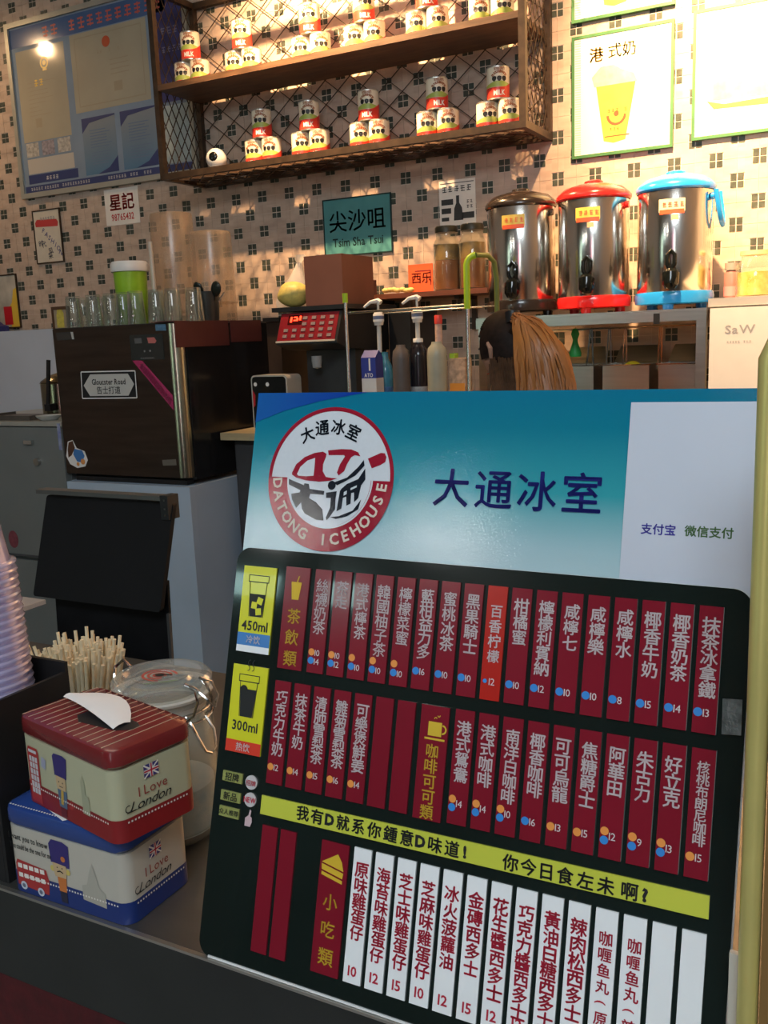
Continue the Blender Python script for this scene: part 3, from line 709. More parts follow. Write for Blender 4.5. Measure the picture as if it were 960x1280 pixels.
# steel pans below with lemons
for k, (pl, pr, lb) in enumerate(((684, 742, 'steel food pan on the back counter under the red urn'), (748, 812, 'middle steel food pan with a lemon under the rack'), (818, 872, 'rightmost steel food pan beside the rack post'))):
    a = atY(pl, 480, -.40).x; b_ = atY(pr, 480, -.40).x
    if k == 2: b_ = min(b_, RX1-.04)
    pn = thing('food_pan', lb, 'pan', ((a+b_)/2, -.3, CTZ+.0005))
    o_ = MB(); zt = 1.318; zb = CTZ+.001; t = .0015
    o_.box(a+.01, b_-.01, -.37, -.20, zb, zb+.002)
    for (x0, x1, y0, y1) in ((a+.008, b_-.008, -.374, -.372), (a+.008, b_-.008, -.19, -.188), (a+.008, a+.010, -.372, -.19), (b_-.010, b_-.008, -.372, -.19)): o_.box(x0, x1, y0, y1, zb, zt-.002)
    part('pan_body', o_, STEEL, pn)
    part('rim', MB().box(a, b_, -.384, -.374, zt-.003, zt).box(a, b_, -.188, -.178, zt-.003, zt).box(a, a+.008, -.374, -.188, zt-.003, zt).box(b_-.008, b_, -.374, -.188, zt-.003, zt), CHROME, pn)
    part('raised_lid', MB().add([(a+.006, -.20, zt), (b_-.006, -.20, zt), (b_-.022, -.155, zt+.062), (a+.022, -.155, zt+.062), (a+.006, -.196, zt), (b_-.006, -.196, zt), (b_-.022, -.151, zt+.062), (a+.022, -.151, zt+.062)], [(0,1,2,3),(7,6,5,4),(0,4,5,1),(1,5,6,2),(2,6,7,3),(3,7,4,0)]), STEEL, pn)
p = atY(788, 481, -.33); 
solo('lemon', sphere((p.x, -.30, 1.300), .030, 1.15, 1, .9), M('lemon_skin', (.80, .62, .03), .45, var=.08, bump=.2), 'bright yellow lemon showing over the rim of the middle food pan', 'fruit', smooth=True)
o = MB().box(p.x-.05, p.x+.05, -.35, -.25, CTZ+.003, 1.270)


# ------------------------------------------------------------------ white refrigerator at right
FX0 = 3.746
fz = 1.53
fr_ = thing('refrigerator', 'glossy white refrigerator at the right end under the posters', 'refrigerator', (4.13, -.28, 0))
FW = M('fridge_white', (.80, .79, .75), .25, var=.02)
part('body', MB().box(FX0, 4.52, -.50, -.03, .02, fz-.028), FW, fr_)
part('top_trim', MB().box(FX0-.004, 4.524, -.520, -.028, fz-.027, fz), M('trim_silver', (.66, .63, .56), .3, .4, var=.03), fr_)
d_ = part('door', MB().box(FX0+.004, 4.516, -.530, -.501, .62, fz-.032), FW, fr_)
part('handle', MB().box(4.44, 4.465, -.555, -.531, 1.0, 1.3), CHROME, d_)
part('door', MB().box(FX0+.004, 4.516, -.530, -.501, .06, .60), FW, fr_)
t_ = MB(); pp = atY(925, 411, -.5305); word(t_, 'SaW', pp.x, pp.z, .038, -.5308, center=True, sx=1.2); smudges(t_, pp.x-.04, pp.x+.04, pp.z-.045, .008, -.5308, seed=9)
part('lettering', t_, M('logo_grey', (.38, .38, .38), .4), d_)
# jar with orange contents and small red bottle on top
p = atY(943, 372, -.30); xj = p.x; zj = fz+.0005
j = thing('glass_jar', 'glass jar with orange and yellow contents on the white refrigerator', 'jar', (xj, -.30, zj))
part('jar_body', MB().lathe([(0, .003), (.058, 0), (.062, .006), (.062, .105), (.045, .128), (.045, .140)], (xj, -.30, zj), 28, False), GLS, j, True)
part('contents', MB().lathe([(0, .008), (.056, .008), (.057, .085), (0, .090)], (xj, -.30, zj), 24, False), M('orange_pickle', (.75, .38, .04), .4, var2=(.8, .65, .2), scale=40), j, True)
part('lid', MB().lathe([(0, .141), (.050, .141), (.050, .155), (0, .157)], (xj, -.30, zj), 24, False), M('lid_clear', (.68, .60, .30), .3), j, True)
p = atY(914, 372, -.22); xj = p.x
j = thing('small_bottle', 'small bottle with a red label between the blue urn and the orange jar', 'bottle', (xj, -.22, zj))
part('body', MB().lathe([(0, 0), (.024, 0), (.026, .004), (.026, .085), (.018, .10)], (xj, -.22, zj), 20, False), M('pink_body', (.35, .16, .14), .3), j, True)
part('label', MB().lathe([(.0265, .012), (.0265, .045)], (xj, -.22, zj), 20, False), M('label_pink', (.75, .25, .25), .4), j, True)
part('cap', MB().lathe([(0, .1005), (.024, .1005), (.024, .125), (0, .127)], (xj, -.22, zj), 20, False), M('cap_grey', (.30, .27, .25), .4), j, True)

# ------------------------------------------------------------------ ice machine with everything on it
IX0, IX1, IYF, IYB, IZ0, IZ1 = 1.275, 1.922, -1.0, -.42, .932, 1.535
im = thing('ice_machine', 'brown stainless steel ice machine standing on the white cabinet', 'ice machine', ((IX0+IX1)/2, -.7, IZ0))
part('body', MB().box(IX0+.006, IX1, IYF+.045, IYB, IZ0, IZ1-.006), M('machine_black', (.012, .012, .013), .18, var=.2, scale=5), im)
ISTEEL = M('brown_steel', (.085, .062, .050), .30, .85, var=.18, scale=3, stretch=(1, 1, 10), bump=.05)
df = rounded_rect(IX0, IX1-.035, IYF, IYF+.043, .012, corners=(0, 0, 1, 1))
dr = part('door', MB().box(IX0, IX1-.045, IYF, IYF+.043, IZ0+.012, IZ1-.004), ISTEEL, im)
cv = MB(); n = 8; vs = []; fs = []
for k in range(n+1):
    a = PI/2*k/n; xx = IX1-.045+.040*math.sin(a); yv = IYF+.040*(1-math.cos(a)); vs += [(xx, yv, IZ0+.012), (xx, yv, IZ1-.004)]
vs += [(IX1-.045, IYF+.043, IZ0+.012), (IX1-.045, IYF+.043, IZ1-.004)]
for k in range(n): fs.append((2*k, 2*k+2, 2*k+3, 2*k+1))
fs.append(tuple(range(0, 2*n+3, 2))[::-1]); fs.append(tuple(range(1, 2*n+4, 2)))
cv.add(vs, fs); part('handle_profile', cv, M('pale_steel', (.52, .50, .38), .22, 1, var=.08), dr, True)
part('top_panel', MB().box(IX0+.002, IX1, IYF+.002, IYB, IZ1-.005, IZ1), M('machine_top', (.06, .05, .045), .35, .5), im)
part('foot_rail', MB().box(IX0+.03, IX1-.03, IYF+.02, IYF+.06, IZ0-.018, IZ0-.0005), BLKPL, im)
def onf(px, py): p = atY(px, py, IYF); return (p.x, p.z)
yq = IYF-.0012
sg = MB().poly([onf(*q) for q in ((100.5, 464), (169.5, 462.5), (172, 498), (103, 499))], yq, .001); part('sign_plate', sg, BLACK, im, label='black and white Gloucester Road street sign sticker')
br = MB(); 
a_, b_, c_, d_2 = (onf(*q) for q in ((101.5, 465), (169, 463.5), (171.5, 497.2), (103.5, 498)))
for (p0_, p1_) in ((a_, b_), (b_, c_), (c_, d_2), (d_2, a_)):
    dx, dz = p1_[0]-p0_[0], p1_[1]-p0_[1]; L = math.hypot(dx, dz); nx, nz = -dz/L*.0022, dx/L*.0022
    br.poly([(p0_[0]-nx, p0_[1]-nz), (p1_[0]-nx, p1_[1]-nz), (p1_[0]+nx, p1_[1]+nz), (p0_[0]+nx, p0_[1]+nz)], yq-.0004, 0)
part('sign_border', br, WHITE, im)
part('sign_hexagon', MB().poly([onf(*q) for q in ((105, 482), (113, 468), (160, 467), (168, 480), (161, 494.5), (113, 495))], yq-.0005), M('sign_grey', (.55, .55, .52), .5), im)
sa, sb = onf(136, 477), onf(136, 487.5)
t_ = MB(); word(t_, 'Gloucster Road', sa[0], sa[1], .031, yq-.001, off=.02, sx=.86, center=True, gap=.03); word(t_, '告士打道', sb[0], sb[1], .032, yq-.001, off=.01, center=True)
part('lettering', t_, BLACK, im)
mg = MB().poly([onf(*q) for q in ((165, 450), (178, 451), (216, 494), (217.5, 513))], yq); part('magenta_tape', mg, M('magenta', (.45, .035, .13), .4, var=.06), im, label='magenta tape with pale characters')
t_ = MB(); pA, pB = Vector((*onf(178, 458),)), Vector((*onf(212, 500),))
for k, ch in enumerate('全自动智能制冰机'):
    q = pA.lerp(pB, k/7); put(t_, ch, q[0], q[1], .027, yq-.0006, math.atan2(pB[1]-pA[1], pB[0]-pA[0]), .008)
part('lettering', t_, M('tape_pale', (.55, .28, .33), .5), im)
part('control_panel', MB().poly([onf(*q) for q in ((162, 419), (203, 417), (206, 449), (165, 451))], yq), M('panel_dark', (.03, .032, .03), .25), im)
part('display', MB().poly([onf(*q) for q in ((168, 423), (177, 422.5), (178, 429), (169, 429.5))], yq-.0006), M('panel_grey', (.12, .12, .12), .3), im)
part('indicator_sticker', MB().poly([onf(*q) for q in ((184, 422), (193, 421.5), (196, 426), (194, 429), (186, 429))], yq-.0006), M('pink_sticker', (.55, .16, .14), .4), im)
t_ = MB()
for px, py in ((181, 439), (188, 438.5)): t_.disc(*onf(px, py), .004, yq-.0006)
smudges(t_, onf(176, 447)[0], onf(194, 446)[0], onf(185, 448.5)[1], .006, yq-.0006, seed=55, fill=.9); part('panel_marks', t_, M('panel_text', (.25, .25, .24), .5), im)
part('blue_sticker', MB().poly([onf(*q) for q in ((194, 405.5), (207, 405), (208, 413), (195, 413.5))], yq), M('sticker_blue', (.12, .25, .38), .4, var=.3, scale=60), im)
part('badge', MB().poly([onf(*q) for q in ((70, 416), (91, 414.5), (93, 424), (72, 426))], yq), M('badge_dark', (.05, .045, .04), .3), im)
part('badge_mark', MB().poly([onf(*q) for q in ((88.5, 415), (91.5, 415), (93, 424), (90.5, 424))], yq-.0004), M('sign_grey'), im)
part('rating_plate', MB().poly([onf(*q) for q in ((203, 575), (220, 574), (221, 581.5), (204, 582))], yq), M('plate_grey', (.22, .20, .17), .4, .5), im)
# figure sticker (woman in blue dress, cartoon)
fx = MB().poly([onf(*q) for q in ((85, 552), (91, 550), (96, 560), (106, 564), (110, 575), (107, 583), (97, 585), (88, 580), (83, 570))], yq)
part('round_sticker', fx, WHITE, im, label='small white sticker with a cartoon figure in blue')
part('sticker_hair', MB().poly([onf(*q) for q in ((86, 553), (91, 551), (94, 560), (90, 569), (86, 572), (85, 562))], yq-.0005), M('hair_brown', (.10, .04, .02), .5), im)
part('sticker_dress', MB().poly([onf(*q) for q in ((93, 561), (103, 563), (106, 570), (103, 578), (97, 577), (92, 568))], yq-.0005), M('dress_blue', (.06, .20, .50), .5), im)
part('sticker_flowers', MB().disc(*onf(104, 577), .012, yq-.0006).disc(*onf(98, 580), .008, yq-.0006), M('flower_orange', (.70, .30, .08), .5), im)
# maroon mats hanging over the side
mrn = M('maroon_mat', (.085, .020, .020), .5, var=.08)
def onx(px, py, X): d = ray(px, py); t = (X-CAM.x)/d.x; q = CAM+d*t; return q
for k, (a, b_, c_, lb) in enumerate(((218, 285, 433, 'maroon mat draped over the side of the ice machine, front one'), (288, 326, 427, 'maroon mat draped over the side of the ice machine, rear one'))):
    q0, q1 = onx(a, 405, IX1+.004), onx(b_, 407, IX1+.004); zb = onx((a+b_)/2, c_, IX1+.004).z
    y0, y1 = q0.y, min(q1.y, IYB-.01)
    if k: y0 = max(y0, y1_prev+.01)
    m_ = MB().box(IX1+.0015, IX1+.005, y0, y1, zb, IZ1+.004).box(IX1-.11, IX1+.0015, y0, y1, IZ1+.0008, IZ1+.004)
    solo('maroon_mat', m_, mrn, lb, 'mat', group='mats over the ice machine side'); y1_prev = y1
# glasses
def glass(h, r, lb=None):
    gq = thing('drinking_glass', 'x', 'glass', (0, 0, 0))
    part('glass_wall', MB().lathe([(0, h), (r*.78, h), (r*.82, h-.004), (r, .004), (r, 0), (r-.0025, 0), (r*.80-.002, h-.008), (0, h-.008)], n=24, cap=False), GLS, gq, True, local=True)
    return gq
g1 = glass(.125, .036)
row = [(92, -.93, 'far left'), (104, -.80, 'b'), (117, -.93, 'c'), (127, -.80, 'd'), (139, -.93, 'e'), (150, -.945, 'f'), (165, -.965, 'g'), (178, -.90, 'h'), (196, -.955, 'i'), (211, -.955, 'j'), (222, -.92, 'k')]
names = ['clear upturned glass at the left end of the row, beside the small framed picture', 'clear glass in the back row, second from the left end', 'clear upturned glass left of the green canister, third in the row', 'clear glass in the back row left of the green canister',
         'clear upturned glass just left of the green canister', 'clear glass in front of the left edge of the green canister', 'clear glass standing in front of the green canister', 'clear glass behind the right edge of the green canister',
         'short clear glass above the blue sticker', 'clear glass in front of the left plastic tub stack', 'clear glass beside the dark utensil cup']
placed = []
for i, (px, Y, _) in enumerate(row):
    x = atY(px, 385, Y).x
    for k in range(20):
        bad = [q for q in placed if math.hypot(q[0]-x, q[1]-Y) < .0745]
        if not bad: break
        x += .01
    placed.append((x, Y))
    if x > IX1-.16 and False: pass
    if i == 0: g1.location = (x, Y, IZ1+.0005); g1['label'] = names[0]; g1['group'] = 'clear glasses on the ice machine'; gt = subtree(g1)
    else: dup(g1, (x, Y, IZ1+.0005), None, names[i], 'clear glasses on the ice machine', gt)
# green canister
x = atY(165, 370, -.84).x; y0 = -.84
cn = thing('canister', 'lime green canister with a white lid among the glasses', 'canister', (x, y0, IZ1+.0005))
zc = IZ1+.0005; ch = atY(165, 340, -.84).z-zc
part('body', MB().lathe([(0, 0), (.054, 0), (.058, .006), (.066, ch-.004), (.066, ch)], (x, y0, zc), 32, False), M('lime', (.34, .62, .03), .3, trans=.2, var=.1), cn, True)
part('lid', MB().lathe([(0, ch+.0005), (.074, ch+.0005), (.076, ch+.006), (.075, ch+.030), (.068, ch+.040), (0, ch+.044)], (x, y0, zc), 32, False), WHTPL, cn, True)
p = atY(182, 392, -.80); xs_ = x+.090
solo('straw', MB().tube([(xs_+.004, y0+.03, zc), (xs_-.004, y0+.035, atY(181, 303, -.8).z)], .0085, 10), M('straw_white', (.55, .50, .42), .4), 'thick pale straw standing behind the green canister', 'straw', smooth=True)
# stacked translucent tubs
TUB = thin_glass('peach_plastic', (.88, .80, .70), .25, .32, (.66, .57, .47))
def tubs(px, ptop, Y, r, lb, seams):
    x = atY(px, 380, Y).x; zt = atY(px, ptop, Y).z; h = zt-zc
    t = thing('tub_stack', lb, 'tub', (x, Y, zc))
    part('tub_wall', MB().lathe([(r, 0), (r*.985, h*.5), (r*.93, h-.012), (r*.90, h-.002), (r*.8, h), (0, h)], (x, Y, zc), 36, False), TUB, t, True)
    for s in seams: part('rim', MB().lathe([(r*.985, h*s-.004), (r*1.05, h*s-.004), (r*1.05, h*s+.003), (r*.985, h*s+.003)], (x, Y, zc), 36, False), TUB, t, True)
tubs(222, 266, -.54, .096, 'tall upturned translucent peach plastic tub, left one beside the green canister', (.30, .12))
tubs(269, 289, -.56, .090, 'shorter upturned translucent plastic tub behind the utensil cup', (.22,))
# utensil cup with spoons
x = atY(273, 390, -.74).x; y0 = -.74; x = min(x, IX1-.058)
uc = thing('utensil_cup', 'dark grey cup holding black spoons on the corner of the ice machine', 'cup', (x, y0, zc))
part('cup_wall', MB().lathe([(0, .003), (.040, 0), (.044, .004), (.052, .118), (.050, .118), (.041, .006), (0, .006)], (x, y0, zc), 28, False), M('smoke_plastic', (.035, .035, .032), .3), uc, True)
def spoon(x0, y0_, z0, x1, y1, z1, lb, w_=.024):
    s = thing('spoon', lb, 'spoon', (x0, y0_, z0))
    a = Vector((x0, y0_, z0)); b_ = Vector((x1, y1, z1)); d = (b_-a).normalized()
    part('handle', MB().tube([a, b_-d*w_*.9], .003, 6), BLKPL, s, True)
    bw = sphere((0, 0, 0), w_, .95, .35, 1.2, 16, 8); bw.xf(Matrix.Translation(b_) @ Vector((0, 0, 1)).rotation_difference(d).to_matrix().to_4x4()); part('bowl', bw, M('spoon_dark', (.015, .018, .014), .25), s, True)
pz = atY(248, 361, -.78); spoon(x+.005, y0+.01, zc+.012, pz.x, -.78, pz.z, 'black plastic spoon leaning left out of the utensil cup')
pz = atY(270, 361, -.76); spoon(x+.016, y0, zc+.012, pz.x, -.76, pz.z, 'round black ladle standing upright in the utensil cup', .026)
for k in range(2):
    q = atY(258+k*22, 366, -.71)
    solo('steel_stirrer', MB().tube([(x-.008+.016*k, y0-.015, zc+.012), (q.x, -.71, q.z)], .0028, 6), CHROME, ['thin steel stirrer in the utensil cup, left of the ladle', 'thin steel stirrer in the utensil cup, right of the ladle'][k], 'stirrer', smooth=True)
# little framed picture on machine
p = atY(76, 398, -.93); pf = thing('small_picture', 'small brown frame with a yellow figure at the left corner of the ice machine', 'picture', (p.x, -.93, zc))
zt = atY(76, 383, -.93).z
x0, x1 = atY(66, 398, -.93).x, atY(87, 398, -.93).x
part('frame', MB().box(x0, x1, -.935, -.925, zt-.012, zt).box(x0, x0+.008, -.935, -.925, zc, zt-.012).box(x1-.010, x1, -.935, -.925, zc, zt-.012), M('frame_brown', (.10, .045, .02), .5), pf)
part('backing', MB().box(x0+.008, x1-.010, -.930, -.927, zc, zt-.012), M('backing_beige', (.38, .28, .19), .5), pf)
part('yellow_figure', MB().poly([(p.x-.022, zc+.004), (p.x+.018, zc+.004), (p.x+.020, zc+.06), (p.x+.008, zc+.085), (p.x-.012, zc+.085), (p.x-.022, zc+.05)], -.932), M('figure_yellow', (.62, .48, .08), .5, var=.2, scale=60), pf)

# white cabinet carrying the ice machine
wc_ = thing('white_cabinet', 'tall pale blue-grey cabinet underneath the ice machine', 'cabinet', (1.6, -.7, 0))
GW = M('pale_enamel', (.42, .52, .64), .35, var=.05, scale=3)
part('body', MB().box(IX0+.002, IX1+.008, IYF+.02, IYB, 0, IZ0-.020), GW, wc_)
part('door', MB().box(IX0+.006, IX1+.008, IYF-.012, IYF+.0195, .02, IZ0-.021), GW, wc_)
# grey refrigerator at the left and taller pale one behind
GF = M('grey_enamel', (.20, .22, .22), .35, .2, var=.06, scale=4)
zg = 1.157
gf = thing('grey_refrigerator', 'low grey refrigerator with two doors at the left edge, carrying the saucepan', 'refrigerator', (.86, -.65, 0))
part('body', MB().box(.45, 1.268, -.97, -.36, .03, zg-.02), GF, gf)
part('top_panel', MB().box(.445, 1.270, -1.0, -.355, zg-.019, zg), M('grey_top', (.42, .42, .38), .3, .3, var=.05), gf)
zs = onf(20, 695)[1]
for k, (a, b_) in enumerate(((zs+.012, zg-.024), (.05, zs-.012))):
    dd = part('door', MB().box(.452, 1.266, -1.0, -.971, a, b_), GF, gf)
    if k == 0:
        q = atY(38, 553, -1.0); part('latch', MB().box(q.x-.022, q.x+.024, -1.018, -1.0005, q.z-.006, q.z+.010), CHROME, dd)
        q = atY(48, 577, -1.0); l_ = MB().disc(0, 0, .016, 0, .014); l_.xf(Matrix.Translation((q.x, -1.0145, q.z))); part('lock', l_, STEEL, dd)
        q = atY(17, 674, -1.0); s_ = MB().disc(q.x, q.z, .030, -1.0012, .001, 24, 1.3); part('round_sticker', s_, M('sticker_maroon', (.22, .05, .07), .4, var=.2, scale=60), dd)
        q = atY(76, 546, -1.0); part('label_strip', MB().box(1.245, 1.262, -1.0015, -1.0002, q.z-.055, q.z+.055), M('label_pale', (.50, .52, .56), .4, var2=(.08, .12, .4), scale=30), dd)
        part('edge_gasket', MB().box(.46, 1.26, -1.002, -.985, a-.008, a-.0005), M('gasket', (.08, .08, .085), .6), dd)
tf = thing('tall_cabinet', 'tall pale blue-grey cabinet against the tiled wall behind the saucepan', 'cabinet', (.2, -.2, 0))
part('body', MB().box(-.6, .60, -.34, -.03, 0, 1.555), M('cabinet_pale', (.52, .56, .64), .4, var=.08, scale=2), tf)
# saucepan lying on the refrigerator
q = atY(63, 488, -.75); zp = zg+.0005
sp_ = thing('saucepan', 'steel saucepan with an upright black handle on the grey refrigerator', 'saucepan', (q.x, -.72, zp))
cxp = q.x+.02; 
zt = atY(60, 466, -.75).z-zp
part('pan_body', MB().lathe([(0, .004), (.085, 0), (.092, .008), (.092, zt-.05), (.096, zt-.046), (.090, zt-.044), (.084, .01), (0, .01)], (cxp, -.70, zp), 32, False), M('old_steel', (.32, .29, .20), .2, 1, var=.2, scale=10), sp_, True)
part('lid', MB().lathe([(.093, zt-.043), (.088, zt-.036), (.05, zt-.012), (.015, zt-.002), (0, zt)], (cxp, -.70, zp), 32, False), M('old_steel'), sp_, True)
ha, hb = atY(60.5, 450, -.83), atY(60, 508, -.83)
part('handle', MB().bar((ha.x, -.83, ha.z), (hb.x, -.83, hb.z), .017, .008, (0, 1, 0)).box(hb.x-.017, hb.x+.017, -.835, -.80, hb.z-.02, hb.z+.01), BLKPL, sp_)
q = atY(35, 522, -.88); solo('dark_tray', MB().box(q.x-.10, q.x+.10, -.96, -.86, zp, zp+.020).box(q.x-.102, q.x-.096, -.96, -.86, zp+.02, zp+.03), M('tray_brown', (.09, .075, .065), .4, var=.1), 'low dark brown tray at the front of the grey refrigerator', 'tray')
q = atY(67, 522, -.90); solo('white_dish', MB().lathe([(0, .002), (.035, 0), (.05, .012), (.055, .020), (.052, .020), (.04, .006), (0, .005)], (q.x-.005, -.92, zp), 24, False), M('dish', (.50, .50, .47), .4), 'small white dish right of the dark tray', 'dish', smooth=True)
# blue cover on the tall cabinet
bl = MB(); P_ = [onq for onq in ((-.45, 1.556), (-.02, 1.556), (-.02, 1.59), (-.06, 1.60), (-.12, 1.64), (-.17, 1.70), (-.25, 1.76), (-.45, 1.78))]
bl.poly(P_, -.30, .20); 
solo('blue_cover', bl, M('royal_blue', (.035, .04, .17), .5, var=.1), 'royal blue curved cover on the tall cabinet at the left edge', 'cover')

# ------------------------------------------------------------------ things standing on the back counter
CT = CTZ+.0005
# syrup dispenser with keypad
YD = -.66
dx0, dx1 = atY(362, 440, YD).x, atY(432, 440, YD).x
dz1 = atY(400, 384, YD).z
dm = thing('syrup_dispenser', 'black syrup dispenser with a red keypad and glowing red digits on the back counter', 'dispenser', ((dx0+dx1)/2, -.5, CT))
DB = M('dispenser_black', (.020, .021, .022), .4, var=.1)
kz1, kz0 = atY(400, 391, YD-.02).z, atY(400, 425, YD-.06).z
part('column', MB().box(dx0+.015, dx1-.015, -.56, -.30, CT, kz0-.04), M('dispenser_grey', (.035, .038, .04), .5, var=.1), dm)
hd = MB(); vs = []
for x in (dx0-.02, dx1):
    vs += [(x, -.30, kz0-.05), (x, YD+.02, kz0-.035), (x, YD-.06, kz0-.012), (x, YD-.06, kz0-.004), (x, YD-.01, kz1+.006), (x, -.30, kz1+.010)]
hd.add(vs, [(0,1,2,3,4,5)[::-1], (6,7,8,9,10,11)]+[(i, (i+1) % 6, 6+(i+1) % 6, 6+i) for i in range(6)])
part('head', hd, DB, dm)
topx0, topx1 = atY(343, 384, YD).x, atY(438, 384, YD).x
part('top_plate', MB().box(topx0, topx1, YD-.02, -.28, kz1+.011, kz1+.028), DB, dm)
# keypad lies on the sloped face between (YD-.01,kz1+.006) and (YD-.06,kz0-.004)
A = Vector((0, YD-.06, kz0-.004)); B = Vector((0, YD-.01, kz1+.006)); up = (B-A); L = up.length; up.normalize(); nn = Vector((0, -up.z, up.y))
def kp(u, v, h=0): return (dx0-.02+u*(dx1-dx0+.02), A.y+up.y*v*L+nn.y*h, A.z+up.z*v*L+nn.z*h)
def kquad(mb, u0, u1, v0, v1, h): return mb.add([kp(u0, v0, h), kp(u1, v0, h), kp(u1, v1, h), kp(u0, v1, h), kp(u0, v0, 0), kp(u1, v0, 0), kp(u1, v1, 0), kp(u0, v1, 0)], [(0,1,2,3), (0,4,5,1), (1,5,6,2), (2,6,7,3), (3,7,4,0)])
kpd = part('keypad', kquad(MB(), .01, .96, .04, .96, .002), M('keypad_red', (.24, .010, .018), .35, var=.1), dm)
part('silver_edge', kquad(MB(), .0, .97, -.02, .035, .004), M('trim_silver'), dm)
r0 = random.Random(2)
for rr in range(4):
    for cc in range(6):
        if rr >= 2 and cc < 2: continue
        u, v = .10+.145*cc, .14+.2*rr
        part('button', kquad(MB(), u, u+.07, v, v+.10, .0045), M('button_grey', (.26, .20, .20), .4), kpd)
part('display', kquad(MB(), .14, .38, .58, .90, .003), M('display_dark', (.05, .005, .005), .2), dm)
sg = MB()
for (u, v, du, dv) in ((.18, .66, .03, .18), (.235, .80, .06, .04), (.28, .70, .03, .1), (.235, .70, .05, .04), (.33, .72, .03, .14)): kquad(sg, u, u+du, v, v+dv, .0045)
part('glowing_digits', sg, M('led_red', (1, .05, .02), .4, emit=(1, .03, .01), es=6), dm)
nz = atY(391, 455, YD).z; nx = atY(391, 455, YD).x
part('nozzle', MB().lathe([(0, -.02), (.017, -.015), (.021, .01), (.021, .03), (0, .03)], (nx, YD+.03, nz), 16, False), M('nozzle_grey', (.35, .36, .36), .3), dm, True)
ztop = kz1+.0285
# brown carton and pomelo in a bag on it
bx0, bx1 = atY(381, 350, -.60).x, atY(428, 350, -.60).x
bz1 = atY(400, 319, -.60).z
cb = thing('brown_carton', 'reddish brown open carton on top of the syrup dispenser', 'box', ((bx0+bx1)/2, -.5, ztop))
KR = M('carton_brown', (.19, .075, .05), .6, var=.08, scale=6)
b_ = MB(); b_.box(bx0, bx1, -.60, -.597, ztop, bz1); b_.box(bx0, bx0+.003, -.597, -.35, ztop, bz1-.004); b_.box(bx1-.003, bx1, -.597, -.35, ztop, bz1); b_.box(bx0+.003, bx1-.003, -.353, -.35, ztop, bz1); b_.box(bx0+.003, bx1-.003, -.597, -.353, ztop, ztop+.003)
part('carton_walls', b_, KR, cb)
q = atY(366, 367, -.61); rP = .062; qx = min(q.x, bx0-rP-.006)
pm = sphere((0, 0, 0), rP, 1.06, 1, .82, 24, 14); pm.v = [(x+.004*math.sin(z*90), y, z) for x, y, z in pm.v]; pm.xf(Matrix.Translation((qx, -.58, ztop+rP*.83)))
solo('pomelo', pm, M('pomelo_skin', (.66, .54, .15), .5, var=.15, scale=60, bump=.3), 'pale yellow pomelo on the syrup dispenser, left of the brown carton', 'fruit', smooth=True)
bag = MB(); n = 18; prof = [(.068, .0), (.072, .03), (.068, .07), (.052, .105), (.030, .14), (.016, .17), (.012, .185), (.022, .20), (.026, .215)]
vs = []; fs = []
for i, (r, z) in enumerate(prof):
    for k in range(n):
        a = 2*PI*k/n; rr = r*(1+.10*math.sin(5*a+i*1.3)+.06*math.sin(9*a-i)); vs.append((qx+.010+rr*math.cos(a)*.95+.25*z, -.46+rr*math.sin(a)*.75, ztop+z))
for i in range(len(prof)-1):
    for k in range(n): fs.append((i*n+k, i*n+(k+1) % n, (i+1)*n+(k+1) % n, (i+1)*n+k))
bag.add(vs, fs)
solo('plastic_bag', bag.xf(Matrix.Translation((atY(362, 350, -.44).x-qx-.005, .02, 0))), thin_glass('bag_film', (.85, .83, .78), .2, .80, (.95, .92, .88)), 'translucent crumpled plastic bag knotted up behind the pomelo', 'bag', smooth=True)
# dark cabinet-like machine left of it, sealing machine corner
ax0 = atY(334, 420, -.6).x
mc = thing('coffee_grinder', 'dark brown narrow machine between the ice machine and the syrup dispenser', 'machine', ((IX1+.09+dx0)/2, -.45, CT))
mx0, mx1 = atY(335, 440, -.5).x, atY(352, 440, -.5).x
part('body', MB().box(mx0, mx1, -.5, -.30, CT, atY(340, 402, -.5).z), M('machine_brown', (.035, .022, .015), .35, var=.5, scale=6), mc)
part('top_cap', MB().box(mx0-.01, mx1+.005, -.51, -.29, atY(340, 402, -.5).z+.0005, atY(340, 397, -.5).z), BLKPL, mc)
s0, s1 = atY(313, 490, -.76).x, atY(358, 490, -.76).x
st = atY(335, 469, -.76).z
sm = thing('small_appliance', 'small black appliance with a silver rim and two white dots behind the menu board corner', 'appliance', ((s0+s1)/2, -.72, CT))
rim = rounded_rect(s0, s1, CT, st, .018)
part('shell', MB().poly(rim, -.752, .10), M('trim_silver'), sm)
part('face', MB().poly(rounded_rect(s0+.006, s1-.006, CT+.006, st-.006, .014), -.7535, .001), BLKGL, sm)
for px in (319, 334): q = atY(px, 480.5, -.755); part('white_dot', MB().disc(q.x, q.z, .008, -.7545), WHITE, sm)
q = atY(316, 497, -.755); part('red_patch', MB().poly([(s0+.007, q.z+.03), (q.x+.012, q.z+.01), (q.x+.010, q.z-.03), (s0+.007, q.z-.04)], -.7545), RED, sm)
# black screen panel behind bottles
p0_, p1_ = atY(440, 480, -.30).x, atY(474, 480, -.30).x
solo('black_machine', MB().box(topx1+.004, max(p1_, topx1+.10), -.36, -.10, CT, atY(450, 388, -.3).z), BLKPL, 'tall plain black machine housing between the syrup dispenser and the pump bottles', 'machine')

